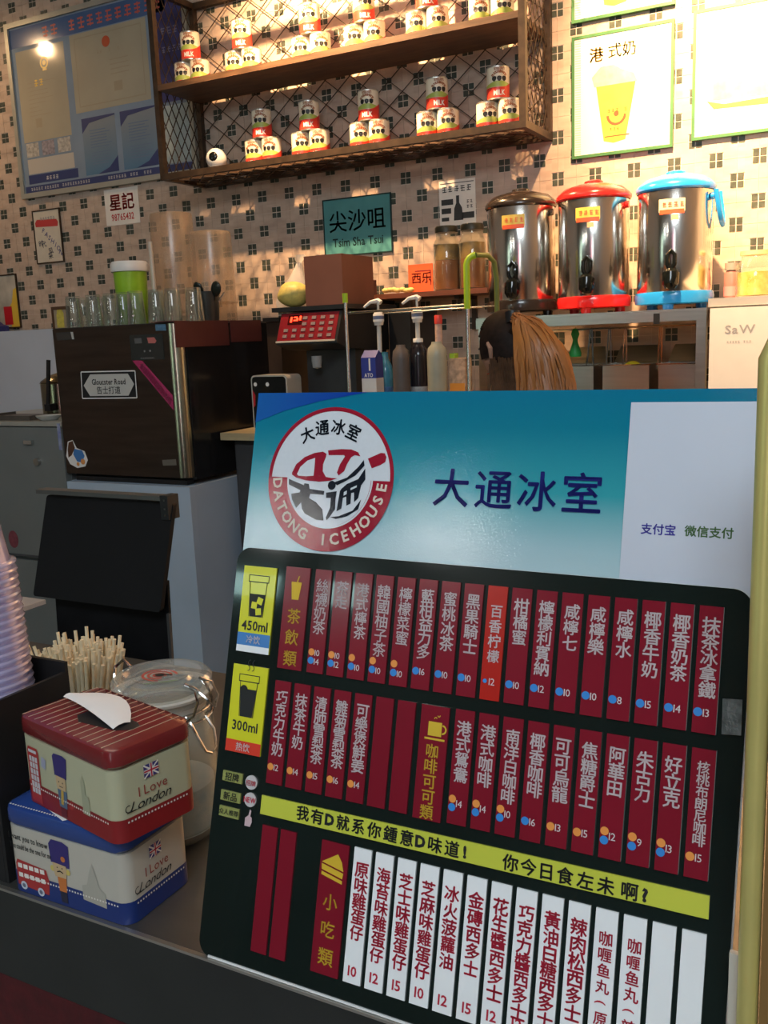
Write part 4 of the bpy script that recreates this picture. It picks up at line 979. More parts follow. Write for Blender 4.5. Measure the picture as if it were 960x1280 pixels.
# folding rack: green capped posts
def post_xy(px, Y): return atY(px, 440, Y).x
YR = -.74
rx0, rx1 = post_xy(434.5, YR), post_xy(585.5, YR)
rr = thing('towel_rack', 'chrome frame rack with lime green caps and a bent green handle over the bottles', 'rack', ((rx0+rx1)/2, YR, CT))
zl_, zr_ = atY(432, 368, YR).z, atY(583, 375, YR).z
part('post', MB().tube([(rx0, YR, CT), (rx0, YR, zl_-.02)], .007, 10), CHROME, rr, True)
part('cap', MB().tube([(rx0, YR, zl_-.03), (rx0, YR, zl_+.004)], .0105, 10), M('lime_cap', (.38, .58, .02), .4), rr, True)
part('post', MB().tube([(rx1, YR, CT), (rx1, YR, zr_-.02)], .0075, 10), CHROME, rr, True)
zt = atY(600, 318, YR).z
arch = [(rx1, YR, zr_-.03)]
arch += [(rx1+.028-.028*math.cos(PI*k/8), YR+.10*k/8*.3, zt-.030+.030*math.sin(PI*k/8)) for k in range(5)]
part('green_sleeve', MB().tube(arch, .0115, 10), M('lime_cap'), rr, True)
far = [(rx1+.028, YR+.015, zt), (rx1+.05, YR+.07, zt+.001), (rx1+.062, YR+.10, zt-.02), (rx1+.066, YR+.11, zt-.08), (rx1+.066, YR+.11, CT)]
part('far_post', MB().tube(far, .009, 10), M('lime_dark', (.16, .20, .05), .4, .2), rr, True)
zb_ = atY(510, 385, YR).z
part('crossbar', MB().tube([(rx0, YR+.004, zb_-.006), (rx1, YR+.004, zb_)], .0045, 8), CHROME, rr, True)
part('crossbar', MB().tube([(rx0+.1, YR+.10, zb_-.012), (rx1+.06, YR+.11, zb_-.006)], .003, 8), CHROME, rr, True)

# bottles
def bottle(px, Y, wpx, ptop, lb, mat, prof, cap=None, label=None, group=None, name='bottle'):
    x = atY(px, 440, Y).x; dep = project((x, Y, 1.4))[2]; r = wpx*dep/FPX/2; h = atY(px, ptop, Y).z-CT
    t = thing(name, lb, 'bottle', (x, Y, CT), group=group)
    part('body', MB().lathe([(a*r, b*h) for a, b in prof], (x, Y, CT), 24, False), mat, t, True)
    if label:
        for (a, b, rad, m) in label: part('label', MB().lathe([(rad*r*1.01, a*h), (rad*r*1.01, b*h)], (x, Y, CT), 24, False), m, t, True)
    if cap:
        rc, hc, m = cap; part('cap', MB().lathe([(0, h+.0005), (rc*r, h+.0005), (rc*r, h+hc), (rc*r*.9, h+hc+.003), (0, h+hc+.003)], (x, Y, CT), 18, False), m, t, True)
    return t, x, r, h
BP = [(0, 0), (.94, 0), (1, .03), (1, .72), (.85, .82), (.42, .92), (.40, 1), (0, 1)]
JUG = [(0, 0), (.94, 0), (1, .03), (1, .84), (.9, .93), (.55, .97), (.5, 1), (0, 1)]
def pump(t, x, Y, h, pxh, pyh, pxc, pyc0, pyc1):
    zc0, zc1 = atY(pxc, pyc1, Y).z, atY(pxc, pyc0, Y).z; zh = atY(pxh, pyh, Y).z; xc = x
    part('pump_stem', MB().tube([(xc, Y, CT+h), (xc, Y, zc0)], .009, 10), M('milky', (.60, .60, .56), .4), t, True)
    part('pump_collar', MB().lathe([(0, 0), (.017, 0), (.019, .012), (.021, .014), (.021, .75*(zc1-zc0)), (.012, zc1-zc0), (0, zc1-zc0)], (xc, Y, zc0), 20, False), WHTPL, t, True)
    part('collar_label', MB().lathe([(.0215, .42*(zc1-zc0)), (.0215, .66*(zc1-zc0))], (xc, Y, zc0), 20, False), M('collar_blue', (.14, .18, .30), .4), t, True)
    part('pump_rod', MB().tube([(xc, Y, zc1), (xc, Y, zh)], .0045, 8), M('milky'), t, True)
    part('pump_spout', MB().tube([(xc+.012, Y, zh-.002), (xc, Y, zh+.006), (xc-.03, Y-.005, zh+.002), (xc-.055, Y-.01, zh-.016)], [.010, .010, .007, .005], 8), WHTPL, t, True)
BLUEP = M('bottle_blue', (.06, .28, .42), .2, trans=.2, var=.25, scale=25)
t, x, r, h = bottle(481, -.56, 20, 440, 'blue liquid bottle with a long white pump, left one of the two pump bottles', BLUEP, BP, None, [(.1, .55, 1, M('label_dblue', (.04, .13, .32), .4, var=.4, scale=60))]); pump(t, x, -.60, h, 487, 377, 486, 388, 406)
t, x, r, h = bottle(523, -.60, 23, 428, 'dark syrup bottle with white cap, labels and a long white pump', M('syrup_dark', (.018, .016, .02), .15), JUG, (.55, .012, WHTPL), [(.18, .34, 1, M('label_pale2', (.45, .42, .42), .4, var=.5, scale=90)), (.38, .50, 1, M('label_grey', (.30, .32, .34), .4, var=.3, scale=60))]); pump(t, x, -.60, h+.013, 525, 373, 525, 385, 403)
bottle(501, -.66, 22, 431, 'tall brownish grey plain plastic jug between the two pump bottles', M('jug_brown', (.10, .085, .08), .45, var=.1), JUG)
bottle(546, -.66, 25, 427, 'milky beige plastic jug in front of the red-capped bottle', M('jug_beige', (.40, .40, .31), .35, trans=.15, var=.1), JUG)
bottle(549, -.52, 15, 405, 'slim bottle with a red and white cap behind the beige jug', M('bottle_pink', (.55, .38, .32), .3, var=.3, scale=50), [(0, 0), (.94, 0), (1, .03), (1, .60), (.8, .72), (.62, .82), (.6, 1), (0, 1)], (.66, .03, M('cap_red', (.62, .06, .05), .4)))
# milk carton
x0, x1 = atY(452, 470, -.68).x, atY(470, 470, -.68).x; zt = atY(461, 447, -.68).z; zr = atY(461, 438, -.68).z
mk = thing('milk_carton', 'blue and white gable-top milk carton beside the blue pump bottle', 'carton', ((x0+x1)/2, -.65, CT))
zm = CT+(zt-CT)*.72
part('lower_body', MB().box(x0, x1, -.68, -.62, CT, zm), M('carton_white', (.62, .64, .66), .4, var=.04), mk)
up_ = MB().box(x0, x1, -.68, -.62, zm, zt); up_.add([(x0, -.68, zt), (x1, -.68, zt), (x1, -.62, zt), (x0, -.62, zt), (x0, -.65, zr), (x1, -.65, zr)], [(0, 1, 5, 4), (2, 3, 4, 5), (1, 2, 5), (3, 0, 4)])
part('upper_body', up_, M('carton_blue', (.03, .05, .30), .4), mk)
t_ = MB(); word(t_, 'ATO', (x0+x1)/2, zm+.012, .020, -.6806, center=True, sx=.8, off=.02); t_.rect((x0+x1)/2+.002, (x0+x1)/2+.009, zm+.028, zt-.003, -.6806); part('lettering', t_, WHITE, mk)
# snack box
x0, x1 = atY(561, 470, -.64).x, atY(582, 470, -.64).x; zt = atY(570, 448, -.64).z
sb = thing('snack_box', 'colourful snack packet with blue, orange and green print left of the chrome post', 'packet', ((x0+x1)/2, -.6, CT))
part('body', MB().box(x0, x1, -.64, -.58, CT, zt), M('snack_pink', (.50, .33, .22), .4, var=.4, scale=50), sb)
zz = zt-CT
part('blue_print', MB().rect(x0+.02, x1-.004, CT+zz*.05, CT+zz*.45, -.6406), M('carton_blue'), sb); part('orange_print', MB().rect(x0+.004, x1-.004, CT+zz*.5, CT+zz*.66, -.6406), M('snack_orange', (.80, .30, .04), .4), sb)
part('red_print', MB().rect(x0+.002, x0+.018, CT+zz*.1, CT+zz*.45, -.6406), RED, sb); part('green_cap', MB().box(x0+.002, x0+.022, -.635, -.60, zt+.0005, zt+.018), M('snack_green', (.30, .50, .04), .4), sb)

# ------------------------------------------------------------------ the worker seen from behind
def skin_body(name, nodes, edges, mat, parent, sub=2, root=0):
    me = bpy.data.meshes.new(name); me.from_pydata([n[0] for n in nodes], edges, [])
    o = bpy.data.objects.new(name, me); COL.objects.link(o)
    md = o.modifiers.new('skin', 'SKIN'); md.use_smooth_shade = True
    for i, n in enumerate(nodes):
        r = n[1] if isinstance(n[1], tuple) else (n[1], n[1]); me.skin_vertices[0].data[i].radius = r; me.skin_vertices[0].data[i].use_root = (i == root)
    s = o.modifiers.new('sub', 'SUBSURF'); s.levels = sub; s.render_levels = sub
    dg = bpy.context.evaluated_depsgraph_get(); dg.update(); m2 = bpy.data.meshes.new_from_object(o.evaluated_get(dg))
    bpy.data.objects.remove(o)
    mb = MB(); mb.add([tuple(v.co) for v in m2.vertices], [tuple(p.vertices) for p in m2.polygons])
    return part(name, mb, mat, parent, True)
HX, HY, HZ = 3.185, -1.06, 1.400      # head centre
Hp = atY(634, 437, HY); HX, HZ = Hp.x, Hp.z-.002
pn = thing('person', 'person seen from behind with an orange-brown ponytail, head bent left beside the tea urns', 'person', (HX+.02, HY, 0))
SKIN = M('skin', (.42, .24, .17), .5, var=.05)
SHIRT = M('shirt_dark', (.03, .03, .035), .7, var=.2, scale=30)
TROU = M('trousers', (.02, .022, .03), .8, var=.2)
nd = [((HX+.03, HY, .78), (.15, .11)), ((HX+.03, HY, .96), (.13, .095)), ((HX+.03, HY, 1.10), (.155, .10)), ((HX+.025, HY+.01, 1.17), (.13, .075)), ((HX+.02, HY+.015, 1.235), (.052, .052)), ((HX+.005, HY+.01, 1.31), (.05, .05)),
      ((HX-.13, HY+.01, 1.16), .058), ((HX-.19, HY+.04, .96), .043), ((HX-.16, HY+.14, 1.10), .034), ((HX-.13, HY+.215, 1.135), (.028, .018)),
      ((HX+.19, HY+.01, 1.16), .058), ((HX+.25, HY+.03, .96), .043), ((HX+.22, HY+.14, 1.10), .034), ((HX+.20, HY+.215, 1.135), (.028, .018)),
      ((HX-.06, HY, .66), .095), ((HX-.07, HY-.01, .40), .06), ((HX-.07, HY, .09), .042), ((HX-.075, HY+.10, .04), (.04, .03)),
      ((HX+.12, HY, .66), .095), ((HX+.13, HY-.01, .40), .06), ((HX+.13, HY, .09), .042), ((HX+.135, HY+.10, .04), (.04, .03))]
ed = [(0,1),(1,2),(2,3),(3,4),(4,5),(3,6),(6,7),(7,8),(8,9),(3,10),(10,11),(11,12),(12,13),(0,14),(14,15),(15,16),(16,17),(0,18),(18,19),(19,20),(20,21)]
body = skin_body('body', nd, ed, SKIN, pn)
def scaled(idx, k, extra=()):
    return [(nd[i][0], tuple(a*k for a in (nd[i][1] if isinstance(nd[i][1], tuple) else (nd[i][1], nd[i][1])))) for i in idx]
n2 = scaled([1, 2, 3, 6, 7, 10, 11, 0], 1.13); skin_body('shirt', n2, [(0, 1), (1, 2), (2, 3), (3, 4), (2, 5), (5, 6), (0, 7)], SHIRT, pn)
part('shirt_hem', MB().lathe([(.150, .66), (.168, .70), (.172, .80), (.165, .90), (.150, 1.0), (.140, 1.06)], (HX+.03, HY, 0), 28, False, 1, .76), SHIRT, pn, True)
n3 = scaled([0, 14, 15, 16, 18, 19, 20], 1.16); skin_body('trousers', n3, [(0, 1), (1, 2), (2, 3), (0, 4), (4, 5), (5, 6)], TROU, pn)
for s_, (wx, wy, wz) in ((-1, nd[9][0]), (1, nd[13][0])):
    for f in range(4):
        off = (f-1.5)*.017; L = (.06, .072, .068, .052)[f]
        a = Vector((wx+off*.8, wy+.015, wz)); b_ = a+Vector((off*.3, L*.45, .012)); c_ = b_+Vector((off*.1, L*.38, -.004)); d2 = c_+Vector((0, L*.22, -.014))
        part('finger', MB().tube([a, b_, c_, d2], [.0095, .009, .008, .005], 8), SKIN, pn, True)
    a = Vector((wx-s_*.022, wy-.005, wz)); part('thumb', MB().tube([a, a+Vector((-s_*.022, .02, -.004)), a+Vector((-s_*.026, .045, -.008))], [.011, .0095, .006], 8), SKIN, pn, True)
    part('shoe', MB().lathe([(0, 0), (.042, 0), (.046, .02), (.040, .055), (.03, .07), (0, .075)], (nd[17 if s_ < 0 else 21][0][0], nd[17][0][1]-.045, .001), 18, False, 1, 2.4), BLKPL, pn, True)
# head: faces left and away (towards -x +y), tilted down a little
HR = Matrix.Translation((HX, HY, HZ)) @ Matrix.Rotation(math.radians(62), 4, 'Z') @ Matrix.Rotation(math.radians(-10), 4, 'X')   # local +y = face
def headshape(k=1.0, hair=False):
    m = sphere((0, 0, 0), 1, 1, 1, 1, 32, 20); out = []
    for x, y, z in m.v:
        sx, sy, sz = .074*k, .093*k, .112*k
        if z < 0 and not hair: sx *= 1-.22*(-z)**1.5; sy *= 1-.10*(-z)
        yy_ = y*sy
        if not hair and y > 0:
            if z < -.3: yy_ *= .93
            yy_ += .016*math.exp(-((x/.16)**2+((z+.18)/.16)**2))*(y > .6)     # nose
            yy_ += .005*math.exp(-((x/.35)**2+((z+.52)/.10)**2)) - .006*math.exp(-(((abs(x)-.38)/.16)**2+((z-.02)/.10)**2))
        out.append((x*sx, yy_, z*sz))
    m.v = out; return m
hd_ = part('head', headshape().xf(HR), SKIN, pn, True)
for s_ in (-1, 1):
    ear = MB().tube([(s_*.070, -.004, -.028), (s_*.078, -.014, -.016), (s_*.081, -.018, .006), (s_*.079, -.008, .022), (s_*.073, .004, .018)], [.006, .007, .0075, .0065, .004], 8)
    ear.merge(sphere((s_*.071, -.005, -.002), .014, .45, 1, 1.5, 12, 8)); part('ear', ear.xf(HR), SKIN, hd_, True)
    part('eye', sphere((s_*.029, .078, .003), .011, 1, .8, .7, 14, 8).xf(HR), WHITE, hd_, True)
    part('eyebrow', MB().tube([(s_*.016, .089, .020), (s_*.03, .087, .025), (s_*.044, .078, .020)], .003, 6).xf(HR), BLACK, hd_, True)
part('mouth', MB().tube([(-.022, .080, -.058), (0, .086, -.056), (.022, .080, -.058)], [.002, .005, .002], 8).xf(HR), M('lips', (.40, .12, .10), .4), hd_, True)
HDK = M('hair_dark', (.016, .009, .007), .6, spec=.2, var=.5, scale=60)
hair = headshape(1.10, True); keep = []
cap_ = MB(); idx = {}
for i, (x, y, z) in enumerate(hair.v): pass
fs = []
for f in hair.f:
    c = [sum(hair.v[i][k] for i in f)/len(f) for k in range(3)]
    # hair covers back, top and above the ears; leaves the face and nape free
    if c[1] > .030 and c[2] < .055: continue
    if c[1] > -.02 and c[2] < -.012: continue
    if c[2] < -.075: continue
    fs.append(f)
vs_out = [(x*(1+.012*math.sin(40*z+9*x)), y, z) for x, y, z in hair.v]
cap_.add(vs_out, fs); part('hair_cap', cap_.xf(HR), HDK, pn, True)
# ponytail
HOR = gradient_mat('hair_orange', [(0, (.42, .18, .07)), (.55, (.40, .155, .045)), (.85, (.52, .20, .045)), (1, (.28, .10, .03))], 2, .42, 1.05, 1.50)
root = atY(646, 398, HY-.06); rng = random.Random(11)
pt = MB()
def strand(mb, k, wid, r):
    u = rng.random(); v = rng.gauss(0, 1)
    ex = 648+u*72; e = atY(ex, 492+rng.random()*30, HY-.11-.05*rng.random())
    mid1 = atY(646+(ex-646)*.42+rng.gauss(0, 3), 408+6*abs(u-.4)+rng.gauss(0, 3), HY-.10+.012*v)
    mid2 = atY(646+(ex-646)*.78+rng.gauss(0, 3), 446+rng.gauss(0, 4), HY-.115+.018*v)
    e2 = Vector((e.x+rng.gauss(0, .015), e.y, e.z-.04-.10*rng.random()))
    pts = []
    C_ = [Vector(root)+Vector((rng.gauss(0, .006), rng.gauss(0, .008), rng.gauss(0, .006))), mid1, mid2, e, e2]
    for i in range(4):
        p0_, p1_, p2_, p3_ = C_[max(i-1, 0)], C_[i], C_[i+1], C_[min(i+2, 4)]
        for t in (0, .33, .66): pts.append(.5*((2*p1_)+(p2_-p0_)*t+(2*p0_-5*p1_+4*p2_-p3_)*t*t+(3*p1_-p0_-3*p2_+p3_)*t**3))
    pts.append(C_[4]); n = len(pts)
    mb.tube(pts, [r*(.7+.6*math.sin(PI*min(1, i/(n-1)+.1)))*(1 if i < n-1 else .2) for i in range(n)], 4, False)
for k in range(900): strand(pt, k, 1, .0036)
part('ponytail', pt, HOR, pn, True, stuff=True)
part('hair_tie', MB().tube([(root.x-.016, root.y+.012, root.z-.012), (root.x-.02, root.y+.018, root.z+.02)], .022, 12), BLACK, pn, True)
ps = MB(); rng = random.Random(3)
for k in range(130):   # loose side hair swept back to the tie, dark at the roots
    a = rng.uniform(-1.1, 1.2); ang = rng.uniform(0, 1)
    d = [Vector((math.sin(a*.8)*.083*(1-.1*i), .055-.045*i-.02, .115*math.cos(a*.8)*(1-.05*i)-.004*i*i)) for i in range(5)]
    q = [HR @ p for p in d]; q[-1] = q[-1].lerp(root, .8); q.append(Vector(root))
    ps.tube(q, .0028, 4, False)
part('swept_hair', ps, HDK, pn, True, stuff=True)
lw_ = MB(); rng = random.Random(6)
for k in range(90):
    u = rng.random(); a_ = atY(612+40*u, 452+rng.uniform(-6, 8), HY-.085); b_ = atY(622+34*u+rng.gauss(0, 3), 500, HY-.10)
    lw_.tube([a_, (a_+b_)/2+Vector((rng.gauss(0, .004), -.008, 0)), b_, b_+Vector((0, 0, -.08))], .0035, 4, False)
part('neck_hair', lw_, M('hair_mid', (.10, .05, .025), .45, var=.4, scale=40), pn, True, stuff=True)

# ------------------------------------------------------------------ cash register screen behind the counter
YP = -2.5
tl, tr, bl_, br_ = atY(56, 611, YP), atY(212, 619, YP), atY(43, 745, YP-.06), atY(204, 767, YP-.06)
zd = .70
dk = thing('staff_desk', 'low dark staff desk behind the steel counter', 'desk', (3.1, -2.4, 0))
part('desk_top', MB().box(2.35, 4.6, -2.685, -2.25, zd-.03, zd), M('desk_dark', (.03, .03, .03), .4, var=.1), dk)
for x in (2.37, 4.54): part('leg', MB().box(x, x+.04, -2.68, -2.64, 0, zd-.03).box(x, x+.04, -2.30, -2.26, 0, zd-.03), M('desk_dark'), dk)
ps_ = thing('register_screen', 'black panel with a metal top rail, seen from behind between the sticks and ice machine', 'screen', ((tl.x+tr.x)/2, YP, zd+.0005))
x0, x1 = (tl.x+bl_.x)/2, (tr.x+br_.x)/2
z0, z1 = bl_.z, tl.z-.012
SB = M('screen_black', (.007, .007, .008), .5, spec=.2, var=.15, scale=8)
back = MB().poly(rounded_rect(x0, x1, z0, z1, .006), 0, .010)
sh_ = (YP-(YP-.06))/(z1-z0)
back.v = [(x+(z-z0)*0, YP-.06+(z-z0)*sh_+y, z) for x, y, z in back.v]
part('back_panel', back, SB, ps_)
part('top_rail', MB().box(tl.x-.012, tr.x-.012, YP-.012, YP+.014, z1+.004, z1+.012), M('rail_steel', (.13, .13, .125), .35, .6, var=.1), ps_)
bk = part('side_bracket', MB().box(tr.x-.0115, tr.x+.006, YP-.014, YP+.016, z1-.030, z1+.014), BLKPL, ps_)
for dz in (-.022, -.010, .006): part('rivet', MB().box(tr.x-.003, tr.x+.001, YP-.0155, YP-.0142, z1+dz-.002, z1+dz+.002), CHROME, bk)
part('stand', MB().poly([(x0+.012, zd+.0005), (x1-.014, zd+.0005), (x1-.004, z0+.05), (x0+.03, z0+.05)], YP-.03, .006), M('stand_black', (.008, .008, .009), .5, spec=.2, var=.2), ps_)
part('stand_edge', MB().bar((x1-.010, YP-.033, zd+.004), (x1-.004, YP-.033, z0-.01), .006), M('rail_dull', (.10, .10, .10), .35, .5), ps_)
# pale sheet corner left of it
q0, q1, q2 = atY(15, 744, -2.3), atY(58, 746, -2.3), atY(18, 762, -2.42)
solo('paper_tray', MB().box(q0.x-.15, q1.x-.004, -2.42, -2.30, q0.z-.010, q0.z).box(q0.x-.15, q1.x-.09, -2.31, -2.30, zd+.0005, q0.z-.010).box(q0.x-.15, q1.x-.09, -2.42, -2.41, zd+.0005, q0.z-.010), M('tray_grey', (.38, .38, .38), .4), 'pale grey paper tray at the left edge behind the cup stack', 'tray')

# ------------------------------------------------------------------ front counter
CZT = .95
fc = thing('front_counter', 'stainless steel front counter with dark front panel and red lower skirt', 'counter', (3.7, -2.97, 0))
CSTEEL = M('counter_steel', (.15, .15, .14), .40, .8, var=.12, scale=4, bump=.05, stretch=(1, 6, 1))
part('worktop', MB().box(1.9, 5.0, -3.2495, -2.70, CZT-.012, CZT), CSTEEL, fc)
part('top_edge', MB().box(1.9, 5.0, -3.2540, -3.2497, CZT-.0028, CZT-.0002), M('edge_steel', (.50, .48, .44), .3, .9), fc)
part('front_panel', MB().box(1.9, 5.0, -3.2535, -3.2498, CZT-.096, CZT-.003), M('panel_charcoal', (.018, .020, .019), .45, var=.1), fc)
part('red_skirt', MB().box(1.9, 5.0, -3.2535, -3.20, .08, CZT-.0965), M('skirt_red', (.06, .004, .006), .7, var=.25, scale=60, bump=.3), fc)
part('carcass', MB().box(1.93, 4.97, -3.195, -2.72, .02, CZT-.0125), M('carcass_dark', (.03, .03, .03), .5), fc)

# ------------------------------------------------------------------ menu board (local x = along, -y = front, z = up the board), lengths in metres
cm = .01
BO = (3.78505, -3.25117, CZT+.0005)
board = thing('menu_board', 'black acrylic menu board with red and white price strips and a blue header card', 'menu board', BO, (math.radians(-16), 0, 0))
def bp(name, mb, mat, parent=None, smooth=False, label=None, stuff=False): return part(name, mb, mat, parent or board, smooth, label, True, stuff)
BB = M('board_black', (.008, .014, .012), .07, var=.2, scale=6, coat=.6)
panel = MB().poly([(x, z) for x, z in rounded_rect(-.21*cm, 41.25*cm, -.05*cm, 34.05*cm, 1.3*cm, 8)], 0, .004)
bp('panel', panel, BB)
bp('clear_edge', MB().poly(rounded_rect(-.24*cm, 41.32*cm, -.08*cm, 34.09*cm, 1.3*cm, 8), .0045, .0015), M('acrylic_edge', (.62, .66, .66), .2, var=.05))
bp('foot_edge', MB().box(.9*cm, 41*cm, -.0012, .006, -.0045+.004, .0012), M('foot_caught_light', (.72, .73, .72), .35))  # clear acrylic foot; the light it catches is painted white
# header card
HM = gradient_mat('header_gradient', [(0, (.42, .56, .60)), (.16, (.34, .51, .56)), (.45, (.035, .31, .36)), (.8, (.006, .18, .27)), (1, (.006, .16, .27))], 2, .05, .335, .476, bump=.12)
bp('header_card', MB().poly([(-.25*cm, 33.0*cm), (41.2*cm, 33.0*cm), (40.95*cm, 47.6*cm), (-.21*cm, 47.57*cm)], .007, .002), HM)
SW = gradient_mat('header_blue', [(0, (.012, .10, .34)), (1, (.008, .035, .30))], 0, .05, .0, .11, bump=.12)
bp('blue_corner', MB().poly([(-.215*cm, 47.56*cm), (10.68*cm, 47.56*cm), (6.16*cm, 46.84*cm), (2.63*cm, 46.0*cm), (-.235*cm, 44.97*cm)], .0066, 0), SW)
HP = M('header_white', (.60, .64, .68), .05, var=.02, bump=.04, scale=300); HMR = M('logo_maroon', (.30, .012, .03), .05, bump=.04, scale=300)
lx, lz, R0 = 7.78*cm, 40.28*cm, 6.03*cm
bp('logo_disc', MB().disc(lx, lz, R0-.002, .0064, 0, 64), HP)
mr = MB().ring(lx, lz, R0-.0033, R0, .0061, -1, 181, 50); mr.ring(lx, lz, 3.98*cm, R0, .0061, 180, 360, 60)
bp('logo_ring', mr, HMR)
def pol(mb, pts, y, t=0): return mb.poly([(a*cm, b*cm) for a, b in pts], y, t)
egg_o = [(4.08, 40.69), (4.43, 41.42), (5.2, 42.04), (6.14, 42.42), (6.96, 42.55), (7.32, 42.38), (7.29, 42.09), (7.08, 41.49), (7.12, 40.9), (7.47, 40.44), (8.02, 40.37), (8.57, 40.36), (7.91, 40.13), (6.83, 40.01), (5.57, 40.08), (4.56, 40.28), (4.11, 40.51)]
egg_i = [(4.62, 40.58), (4.88, 41.19), (5.52, 41.75), (6.26, 42.0), (6.28, 41.23), (6.27, 40.5), (5.54, 40.42), (4.76, 40.45)]
Tsh = [(7.43, 42.66), (8.7, 42.8), (9.65, 42.79), (10.33, 42.57), (10.57, 42.23), (10.03, 42.33), (9.72, 42.15), (9.38, 41.56), (9.17, 40.97), (8.68, 40.6), (8.49, 40.83), (8.71, 41.54), (9.11, 42.19), (9.03, 42.31), (7.54, 42.27)]
Hsh = [(11.28, 42.07), (12.43, 42.56), (12.79, 42.54), (12.97, 42.23), (12.91, 41.83), (12.53, 41.59), (11.72, 41.28)]
rs = MB(); pol(rs, egg_o, .0061); pol(rs, Tsh, .0061); pol(rs, Hsh, .0061); bp('logo_red_shape', rs, HMR); bp('logo_hole', pol(MB(), egg_i, .0059), HP)
bowl = MB(); 
Dsh = [(3.71, 40.19), (5.41, 39.66), (5.43, 39.83), (5.88, 39.79), (6.0, 39.38), (7.46, 39.26), (7.43, 38.93), (6.11, 38.97), (6.02, 38.61), (6.75, 38.29), (7.43, 37.73), (7.64, 36.81), (6.91, 36.83), (5.75, 37.29), (5.42, 37.69), (5.29, 38.22), (4.85, 37.72), (4.35, 38.42), (4.22, 38.89), (5.05, 39.04), (5.1, 39.23), (3.92, 39.66)]
t1 = [(7.64, 39.13), (8.64, 39.29), (8.6, 38.61), (8.64, 37.8), (8.24, 37.19), (7.94, 36.83), (7.84, 37.05), (8.16, 37.89), (8.14, 38.71), (7.69, 38.69)]
t2 = [(8.27, 40.0), (9.5, 40.45), (10.46, 41.35), (10.93, 41.95), (11.04, 41.49), (10.27, 40.65), (9.27, 40.09), (8.63, 39.78)]
t3 = [(8.24, 37.13), (9.04, 37.24), (10.32, 37.77), (11.01, 38.72), (10.83, 37.91), (9.84, 37.28), (8.8, 36.99)]
t4 = [(9.06, 39.5), (9.55, 39.93), (10.57, 40.37), (11.13, 41.26), (11.23, 40.34), (10.89, 39.87), (10.73, 38.82), (10.38, 38.46), (10.29, 39.26), (10.03, 39.2), (10.06, 38.33), (9.68, 38.14), (9.6, 38.89), (9.28, 38.76), (9.24, 37.88), (8.8, 37.63), (8.95, 39.32)]
for s_ in (Dsh, t1, t2, t3, t4): pol(bowl, s_, .0060)
bowl.disc(8.12*cm, 39.76*cm, .0038, .0060, 0)
bp('logo_black_shape', bowl, M('logo_black', (.01, .014, .022), .05, bump=.04, scale=300))
wl = MB(); pol(wl, [(9.35, 39.25), (9.62, 39.38), (9.62, 39.08), (9.35, 38.95)], .0058); pol(wl, [(9.95, 39.6), (10.5, 39.85), (10.5, 39.68), (9.95, 39.42)], .0058)
wl.ring(lx+.0005, lz, 3.98*cm, 4.13*cm, .0058, 178, 362, 50); bp('logo_white_line', wl, HP)
al = MB()
for k, ch in enumerate('DATONG ICEHOUSE'):
    if ch == ' ': continue
    a = math.radians(186+k*(354-186)/14); rr = 5.02*cm; put(al, ch, lx+rr*math.cos(a), lz+rr*math.sin(a), 1.28*cm, .0057, a+PI/2, .028)
bp('lettering', al, M('cream_letters', (.62, .55, .46), .25))
al = MB()
for ch, (u, v), r in zip('大通冰室', [(5.27, 43.96), (6.66, 44.57), (8.23, 44.64), (9.7, 44.19)], (.38, .12, -.10, -.38)): put(al, ch, u*cm, v*cm, 1.38*cm, .0060, r, .030)
bp('lettering', al, M('logo_black'))
al = MB()
for ch, u in zip('大通冰室', (18.85, 22.35, 25.75, 29.15)): put(al, ch, u*cm, 40.0*cm, 3.15*cm, .0062, 0, .016)
bp('lettering', al, M('title_indigo', (.018, .022, .16), .06), label='large indigo title characters')
# payment card (its code left out)
bp('payment_card', MB().poly([(32.32*cm, 32.6*cm), (41.25*cm, 32.6*cm), (41.0*cm, 46.66*cm), (32.23*cm, 46.62*cm)], .0052, .0006), M('card_white', (.50, .54, .62), .4, var=.02), label='pale white payment card')
al = MB(); word(al, '支付宝', 34.75*cm, 37.70*cm, .80*cm, .0050, center=True, off=.03); bp('lettering', al, M('pay_blue', (.05, .04, .35), .4))
al = MB(); word(al, '微信支付', 38.1*cm, 37.72*cm, .80*cm, .0050, center=True, off=.03); bp('lettering', al, M('pay_green', (.06, .16, .04), .4))
